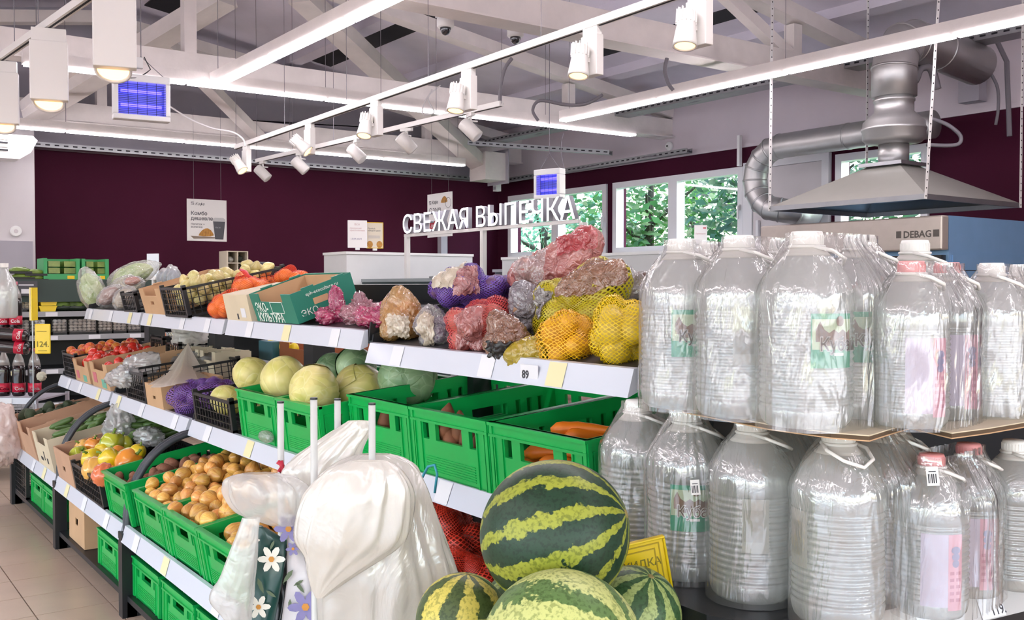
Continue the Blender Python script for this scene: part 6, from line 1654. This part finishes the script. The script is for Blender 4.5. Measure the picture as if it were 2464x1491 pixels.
# ------------------------------------------------------------------ hanging posters
def poster(p, rz, w, h, lab, base=paper):
    t = thing('hanging_poster', lab, 'poster', p, (0, 0, rz))
    obj('poster_sheet', MB().box(-w/2, -.004, -h/2, w/2, .004, h/2), base, t)
    for s_ in (-.33, .36): obj('poster_wire', MB().tube([(w*s_, 0, h/2-.01), (w*s_, 0, h/2+.9)], .0015, 4), cable_m, t)
    return t
croi = mat('croissant', 'c89040', .6, var=.3, vscale=40); cupm = mat('cup_grey', '55565c', .6); wo = mat('tray_brown', '8a7a6c', .6); inkg = mat('ink_grey', '55555c', .6)
def croissant(t, cx, cz, s_, y=-.0052):
    g = MB()
    pts = [(-1.0, -.42), (-.85, -.1), (-.5, .28), (-.1, .5), (.2, .52), (.55, .3), (.8, .0), (.95, -.35), (.5, -.48), (-.4, -.5)]
    g.add([(cx+s_*x, y, cz+s_*z) for x, z in pts], [list(range(len(pts)))])
    obj('croissant_print', g, croi, t)
    g = MB()
    for i in range(4):
        x = -.5+i*.32; g.add([(cx+s_*a_, y-.0004, cz+s_*b_) for a_, b_ in ((x, -.48), (x+.05, -.48), (x+.14, .36), (x+.10, .36))], [(0, 1, 2, 3)])
    obj('croissant_layers', g, mat('croissant_dark', 'a06a2c', .6), t)
def s_logo(t, x, z, h, y=-.0052):
    g = MB(); w = h; th = h*.14
    for (a_, b_, c_, d_) in ((0, 1-.14, 1, 1), (0, .43, 1, .57), (0, 0, 1, .14), (0, .57, .14, .86), (.86, .14, 1, .43)): g.box(x+a_*w, y-.0005, z+b_*h, x+c_*w, y, z+d_*h)
    obj('square_logo', g, inkg, t)
pw0, pw1 = PY(450, 478, 9.8), PY(545, 482, 9.8); ph = (PY(498, 480, 9.8).z-PY(498, 580, 9.8).z)
pc_ = PY(498, 530, 9.8); w_ = pw1.x-pw0.x
t = poster(pc_, 0, w_, ph, 'white poster with coffee cup and croissant hanging before the maroon wall')
s_logo(t, -w_*.40, ph*.36, ph*.07); text('Кафе', ph*.09, inkg, t, 'lettering', (-w_*.30, -.0052, ph*.355), FM, shear=.3)
text('Комбо', ph*.125, inkg, t, 'lettering', (-w_*.41, -.0052, ph*.12), FM, bold=.0006); text('дешевле', ph*.125, inkg, t, 'lettering', (-w_*.41, -.0052, -.0), FM, bold=.0006)
text('Напиток +\nвыпечка', ph*.068, inkg, t, 'lettering', (-w_*.41, -.0052, -ph*.12), FM)
obj('tray_print', MB().add([(x*w_, -.0048, z*ph) for x, z in ((-.42, -.38), (.2, -.40), (.2, -.43), (-.34, -.45))], [(0, 1, 2, 3)]), wo, t)
croissant(t, -.02*w_, -.29*ph, .2*w_)
obj('cup_print', MB().add([(x*w_, -.0060, z*ph) for x, z in ((.15, -.02), (.46, -.02), (.41, -.45), (.20, -.45))], [(0, 1, 2, 3)]), cupm, t)
obj('cup_lid_print', MB().add([(x*w_, -.0060, z*ph) for x, z in ((.14, -.02), (.47, -.02), (.46, .04), (.41, .07), (.2, .07), (.15, .04))], [list(range(6))]), mat('lid_grey', 'c8c8c8', .5), t)
text('Кафе', ph*.05, mat('cup_letter', 'b8b8bc', .5), t, 'lettering', (.21*w_, -.0066, -.18*ph), FM)
q0 = PX(1058, 517, 5.6)
t = poster(q0, R(-90), .50, .47, 'white poster hanging behind the letters of the bakery sign, reading С 20:00')
s_logo(t, -.21, .12, .04); text('Кафе', .05, inkg, t, 'lettering', (-.155, -.0052, .125), FM, shear=.3)
text('С 20:00', .075, inkg, t, 'lettering', (-.21, -.0052, .03), FM, bold=.0006); croissant(t, .10, .16, .07)
obj('red_field', MB().box(-.2, -.0056, -.16, -.06, -.0045, -.06), mat('poster_red', 'b83a48', .5), t); text('-30%', .05, white_pl, t, 'lettering', (-.19, -.0062, -.13), FM)
obj('clock_ring', MB().tube([(.18+.055*math.cos(R(i*20)), -.0055, .12+.055*math.sin(R(i*20))) for i in range(18)], .002, 4, closed=True), inkg, t)
# white column behind the sign
struct('trim_4', MB().box(PY(1057, 560, 11.45).x, 11.40, 1.0, PY(1072, 560, 11.45).x, 11.495, 2.6), grey_paint)
# ------------------------------------------------------------------ cube organiser, small menu, bits behind the top shelf
p = PY(547, 603, 9.5)
t = thing('cube_shelf', 'small beige cube shelf with hair nets standing behind the white onions', 'shelf', (p.x, 9.5, p.z-.36))
bei = mat('beige_board', 'd5c8b4', .5)
obj('left_side', MB().box(-.006, 0, 0, .008, .22, .36), bei, t); obj('right_side', MB().box(.20, 0, 0, .212, .22, .36), bei, t)
for z in (0, .115, .235, .35): obj('shelf_board', MB().box(.008, .0, z, .20, .22, z+.01), bei, t)
obj('divider', MB().box(.10, .002, .01, .11, .218, .35), bei, t); obj('back_board', MB().box(.0, .214, 0, .21, .22, .36), mat('beige_dark', 'b3a48c', .6), t)
for k, (x, z, c_) in enumerate(((.05, .275, 'b8b8b0'), (.15, .285, '3a4038'), (.15, .18, '4a3f38'))):
    tag(obj('rolled_item', MB().blob((0, 0, 0), (.035, .05, .03), lambda d: 1+.2*fnz(d, 3, k), 14, 10), mat('bundle%d' % k, c_, .6, var=.3, vscale=20), None, True, (p.x+x, 9.58, p.z-.36+z)), ['pale bundle in the left cube', 'dark bundle in the right upper cube', 'brown bundle in the right lower cube'][k], 'bundle')
t = thing('small_sign', 'small dark menu sign beside the cube shelf', 'sign', (p.x+.33, 9.5, PY(615, 650, 9.5).z), (0, 0, 0))
obj('sign_plate', MB().box(-.09, 0, -.09, .09, .008, .08), mat('slate', '45444c', .5), t); text('Выпечка\nи кофе', .03, paper, t, 'lettering', (-.075, -.001, .04), FM); s_logo(t, .045, .03, .03, -.001)
obj('sign_edge', MB().box(-.094, -.002, .08, .094, .01, .085), galv, t)
t = thing('price_stand_card', 'white upright notice on the counter under the windows', 'notice', PD(1686, 572, 8.5), (0, 0, -TH))
obj('card_panel', MB().box(-.055, -.003, -.13, .055, .003, .11), paper, t); text('Внимание', .018, mat('faint_pink', 'c8a8a8', .6), t, 'lettering', (-.045, -.0035, .03), FM); obj('card_logo', MB().box(.02, -.004, .08, .045, -.0031, .09), mat('poster_red', 'b83a48', .5), t)
# ------------------------------------------------------------------ transparent bread bins seen between the shelves
acr = film('acrylic', 'e6e2e2', .80, .8, .05, 3, .1)
bread = mat('bread', 'c98a58', .6, var=.25, vscale=12); bun = [blobmesh('bun', bread, (1.2, .9, .65), .05, 1.2, k) for k in range(2)]
bx = 3.1
t = thing('bread_display', 'clear acrylic bread bins glimpsed between the potato shelf and the big crates', 'display case', (bx, 2.3, .55))
obj('display_base', MB().box(0, 0, -.55, .6, 2.6, .22), mat('display_wood', 'c2a080', .5), t); obj('display_back', MB().box(.55, 0, .22, .6, 2.6, .62), mat('display_pink', 'd9c6c4', .5), t)
for k in range(7): obj('bin_divider', MB().prism([(0, .22), (.5, .22), (.5, .62), (.18, .50)], .42*k, .42*k+.006), acr, t)
obj('bin_front', MB().box(.0, 0, .22, .006, 2.6, .34), acr, t)
rnd = random.Random(77)
for k in range(24):
    o = bpy.data.objects.new('bun', bun[k % 2]); COL.objects.link(o); o.location = (bx+.12+.12*(k % 3), 2.42+.105*k, .82+.02*(k % 2)); o.scale = (.055,)*3; o.rotation_euler = (0, 0, rnd.random()*6)
    tag(o, 'golden bun in the acrylic bins behind the crates', 'bun', 'buns in the bread display')
# ------------------------------------------------------------------ air conditioner
p = PY(0, 352, 10.6)
t = thing('air_conditioner', 'white air conditioner high at the left edge with black louvres', 'air conditioner', (p.x, 10.6, p.z))
obj('casing', MB().prism([(-.55, .10), (.26, .10), (.30, .06), (.24, -.06), (.14, -.13), (-.55, -.13)], -.18, .1), white_pl, t)
for k in range(4): obj('louvre', MB().box(-.5, -.186, -.06+k*.035, .04, -.181, -.045+k*.035), dark_gap if k % 2 == 0 else bei, t)
# ------------------------------------------------------------------ cooler along the back wall
cy = 9.5
t = thing('wall_cooler', 'dark refrigerated shelving with mushrooms behind the far produce', 'cooler', (1.25, cy, 0))
zt, z1, z2 = PY(150, 672, cy).z, PY(100, 750, cy).z, PY(150, 806, cy).z
obj('back', MB().box(0, .55, 0, 3.2, .6, zt), dark_metal, t)
obj('side_panel', MB().box(-.03, 0, 0, 0, .6, zt), black_pl, t); obj('side_panel', MB().box(3.2, 0, 0, 3.23, .6, zt), black_pl, t)
obj('canopy', MB().box(0, .02, zt-.20, 3.2, .55, zt), mat('canopy_green', '33443f', .5), t)
for z in (z1, z2, z2-.3, z2-.6):
    obj('shelf', MB().box(0, .03, z-.03, 3.2, .55, z), dark_metal, t); obj('shelf_rail', MB().box(0, 0, z-.045, 3.2, .03, z+.002), mat('rail_greyer', '9c9da2', .4), t)
    for k in range(9): obj('price_ticket', MB().box(.15+k*.36, -.003, z-.04, .25+k*.36, -.0005, z-.005), ticky if k % 4 == 0 else tick, t)
green2 = mat('cooler_green', '3fa564', .4); avg = mat('green_packs', '7f9a3c', .4, coat=.5, var=.3, vscale=20)
for k, (a_, b_) in enumerate(((105, 192), (197, 262))):
    xa, xb = PY(a_, 650, cy+.05).x, PY(b_, 650, cy+.05).x
    t = thing('green_tray_box', ['bright green open box of packed greens, left, on the cooler top', 'bright green open box of packed greens, right, on the cooler top'][k], 'box', (xa, cy+.05, zt))
    w_ = xb-xa; h_ = .19
    obj('side_panel', MB().box(0, 0, 0, .03, .3, h_), green2, t); obj('side_panel', MB().box(w_-.03, 0, 0, w_, .3, h_), green2, t); obj('back_panel', MB().box(.03, .28, 0, w_-.03, .3, h_), green2, t); obj('front_lip', MB().box(.03, 0, 0, w_-.03, .01, .05), green2, t)
    for i in range(2):
        for j in range(2): obj('greens_pack', MB().box(.045+i*(w_/2-.02), .03, .055+j*.06, w_/2-.01+i*(w_/2-.02), .25, .105+j*.06), avg, t)
    obj('yellow_label', MB().box(w_*.65, -.004, .005, w_*.85, -.001, .035), ys, t)
for k, (px, py) in enumerate(((48, 650), (55, 664), (85, 655), (88, 668))):
    p = PY(px, py, cy+.1); t = thing('greens_packet', ['packet of greens on the cooler top, far left upper', 'packet of greens far left lower on the cooler top', 'flat green packet next to the bright green box, upper', 'flat green packet next to the bright green box, lower'][k], 'packet', p)
    obj('tray', MB().box(-.09, -.05, -.03, .09, .1, -.01), black_pl, t); obj('greens', MB().blob((0, .02, .0), (.085, .06, .03), lambda d: 1+.2*fnz(d, 3, k), 18, 10), avg, t, True)
t = thing('grey_carton', 'dark grey carton with a white code label on the cooler top', 'carton', PY(60, 695, cy-.05))
obj('carton_body', MB().box(-.10, 0, -.06, .10, .1, .07), mat('carton_grey', '4a4a50', .6), t); obj('code_label', MB().box(-.03, -.003, -.04, .05, -.0005, .0), tick, t); obj('printed_line', MB().box(-.05, -.003, .03, .07, -.0005, .04), tick, t)
mush = mat('mushroom_white', 'd6ccc0', .6, var=.3, vscale=14); eggs = mat('egg_shell', 'e6d3ae', .5, var=.15, vscale=10)
def punnet(px, z, w, h, fill, tray_, lab, cols=3, rows=3, r_=.022, clear=True):
    x = PY(px, 750, cy+.08).x; t = thing('punnet', lab, 'punnet', (x, cy+.06, z))
    obj('tray', MB().box(-w/2, 0, 0, w/2, .12, .025), tray_, t)
    g = MB(); rnd = random.Random(int(px))
    for i in range(cols):
        for j in range(rows):
            g.blob((-w/2+w*(i+.5)/cols, .02+rnd.random()*.03, .03+(h-.03)*(j+.5)/rows), (w/cols*.5, w/cols*.5, (h-.03)/rows*.5), None, 8, 6)
    obj('contents', g, fill, t, True, kind='stuff')
    obj('film_cover', MB().box(-w/2+.002, -.004, .02, w/2-.002, .118, h), acr, t)
for k, px in enumerate((55, 78)): punnet(px, z1, .09, .15, eggs, black_pl, ['clear box of pale eggs at the far left of the cooler', 'clear box of pale eggs second in the cooler'][k], 3, 5)
for k, (px, dz) in enumerate(((113, .0), (115, .055))):
    x = PY(px, 740, cy+.1).x; t = thing('yellow_tub', ['lower yellow tub on the cooler shelf', 'upper yellow tub on the cooler shelf'][k], 'tub', (x, cy+.05, z1+dz))
    obj('tub_body', MB().prism([(-.06, 0), (.06, 0), (.072, .045), (-.072, .045)], 0, .1), ys, t); obj('tub_lid', MB().box(-.075, -.004, .045, .075, .104, .052), ys, t)
for k in range(2):
    p = PY(150+32*k, 733, cy+.1); t = thing('salad_bag', ['bag of green salad on the cooler shelf, left', 'bag of dark green salad on the cooler shelf, right'][k], 'packet', p)
    obj('leaves', MB().blob((0, 0, 0), (.085, .05, .05), lambda d: 1+.25*fnz(d, 3, k), 24, 14), mat('salad', '6f8f3a', .5, var=.6, vscale=14), t, True); obj('dark_film', MB().blob((.0, -.005, -.025), (.09, .05, .035), lambda d: 1+.2*fnz(d, 3, k+4), 24, 14), mat('dark_leaf', '243024', .4), t, True)
for k, px in enumerate((52, 90, 143, 182, 214, 252, 287, 322)):
    punnet(px, z2, .115, .14, mush, black_pl, 'film covered mushroom punnet, %s in the cooler row' % ['first', 'second', 'third', 'fourth', 'fifth', 'sixth', 'seventh', 'last'][k], 3, 4)
# ------------------------------------------------------------------ cola rack at the left edge
cola = mat('cola', '241a1c', .12, coat=.8); red_l = mat('cola_label', 'c01c3c', .4); capr = mat('cola_cap', 'd8788a', .4)
rk = PD(30, 952, 7.2); ry, rz_ = rk.y, rk.z
def cola_parts(t):
    obj('liquid', MB().lathe([(.040, 0), (.045, .01), (.046, .03), (.043, .09), (.046, .13), (.046, .19), (.042, .225)], 20), cola, t, True)
    obj('bottle_top', MB().lathe([(.042, .225), (.034, .265), (.020, .30), (.014, .318), (.014, .33)], 20), film('cola_pet', 'd8d0cc', .5, .9, .1, 12, .2), t, True)
    obj('label', MB().lathe([(.0462, .03), (.0445, .06), (.0462, .095)], 20), red_l, t, True)
    obj('cap', MB().lathe([(.0145, .325), (.016, .327), (.016, .345), (.013, .348)], 16), capr, t, True)
    l = text('Cola', .034, white_pl, t, 'lettering', bold=.0006)
    for v in l.data.vertices: v.co.x -= .030; v.co.y += .045; v.co.z = .0006
    bend(l.data, .0464)
cb_ = None; n_ = 0
nm = ['left edge', 'second', 'third', 'fourth']
fmt = ['upright cola bottle in the front row at the left edge', 'upright cola bottle in the front row, second', 'upright cola bottle in the front row, rightmost']
for k, px in enumerate((8, 44, 82)):
    p = PD(px, 800, 7.2); loc = (p.x, p.y, rz_)
    az = -math.atan2(p.x, p.y)
    if cb_ is None:
        cb_ = thing('cola_bottle', fmt[0], 'bottle', loc, (0, 0, az)); cola_parts(cb_)
    else: dup(cb_, loc, (0, 0, az), fmt[k])
for k, (px, py) in enumerate(((18, 838), (16, 808))):
    p = PD(px+52, py, 7.1); dup(cb_, p, (0, R(-84), R(12)-TH), ['lower cola bottle lying on its side on the pack', 'upper cola bottle lying on its side on the pack'][k])
for k, (px, py) in enumerate(((8, 790), (38, 790))):
    p = PD(px, py, 7.3); dup(cb_, p, (0, 0, -.3), ['cola bottle standing behind the lying ones, left', 'cola bottle standing behind the lying ones, right'][k])
t = thing('clear_big_bottle', 'large clear plastic bottle at the left edge above the cola', 'bottle', PD(12, 765, 7.0))
obj('body', MB().lathe([(.07, 0), (.085, .02), (.085, .2), (.07, .27), (.03, .33), (.025, .36)], 24), pet, t, True); obj('cap', MB().lathe([(.028, .36), (.028, .39)], 16), cap_w, t)
t = thing('wire_rack', 'wire basket rack carrying the cola bottles at the left edge', 'rack', (rk.x, rk.y, 0), (0, 0, -TH))
g = MB()
for x in (-.5, .22): 
    for y in (-.1, .4): obj('rack_leg', MB().box(x-.012, y-.012, 0, x+.012, y+.012, rz_-.01), grey_paint, t)
for z in (rz_-.02, rz_-.28, .2):
    obj('rack_shelf', MB().box(-.5, -.1, z-.012, .22, .4, z), grey_paint, t)
for i in range(9): g.tube([(-.5, -.11, rz_-.28+i*.03), (.23, -.11, rz_-.28+i*.03)], .002, 4)
for i in range(24): g.tube([(-.5+i*.031, -.11, rz_-.28), (-.5+i*.031, -.11, rz_-.04)], .002, 4)
obj('wire_grid', g, galv, t)
obj('shelf_rail', MB().box(-.5, -.125, rz_-.045, .23, -.11, rz_+.0), rail_pl, t); obj('price_ticket', MB().box(-.03, -.13, rz_-.06, .06, -.126, rz_-.005), tick, t)
t = thing('price_stand', 'yellow price board reading 124 on a thin pole beside the cola', 'sign', PD(103, 815, 6.9), (0, 0, -TH))
bevel(obj('price_board', MB().box(-.055, -.006, -.105, .055, .006, .105), ys, t), .006); text('124.', .055, yi, t, 'lettering', (-.048, -.0075, -.055), FM, bold=.001)
obj('board_lines', MB().box(-.04, -.008, .05, .03, -.0065, .055).box(-.03, -.008, -.085, .03, -.0065, -.08), yd, t)
obj('pole', MB().tube([(-.07, 0, -t.location.z), (-.07, 0, .25)], .005, 8).tube([(-.07, 0, 0), (-.05, 0, 0)], .005, 8), galv, t)
obj('side_board', MB().box(-.075, -.035, .13, -.065, .05, .36), mat('pale_yellow', 'f0dca0', .4), t); obj('side_board_edge', MB().box(-.063, -.035, .13, -.057, .05, .36), ys, t)
o = crumple(100, 905, 1.35, (.03, .03, .03), 33, mat('cauliflower', 'd5d0bc', .7, var=.2, vscale=12), 'pale cauliflower glimpsed behind the cola rack', name='cauliflower', amp=.2); o['category'] = 'vegetable'
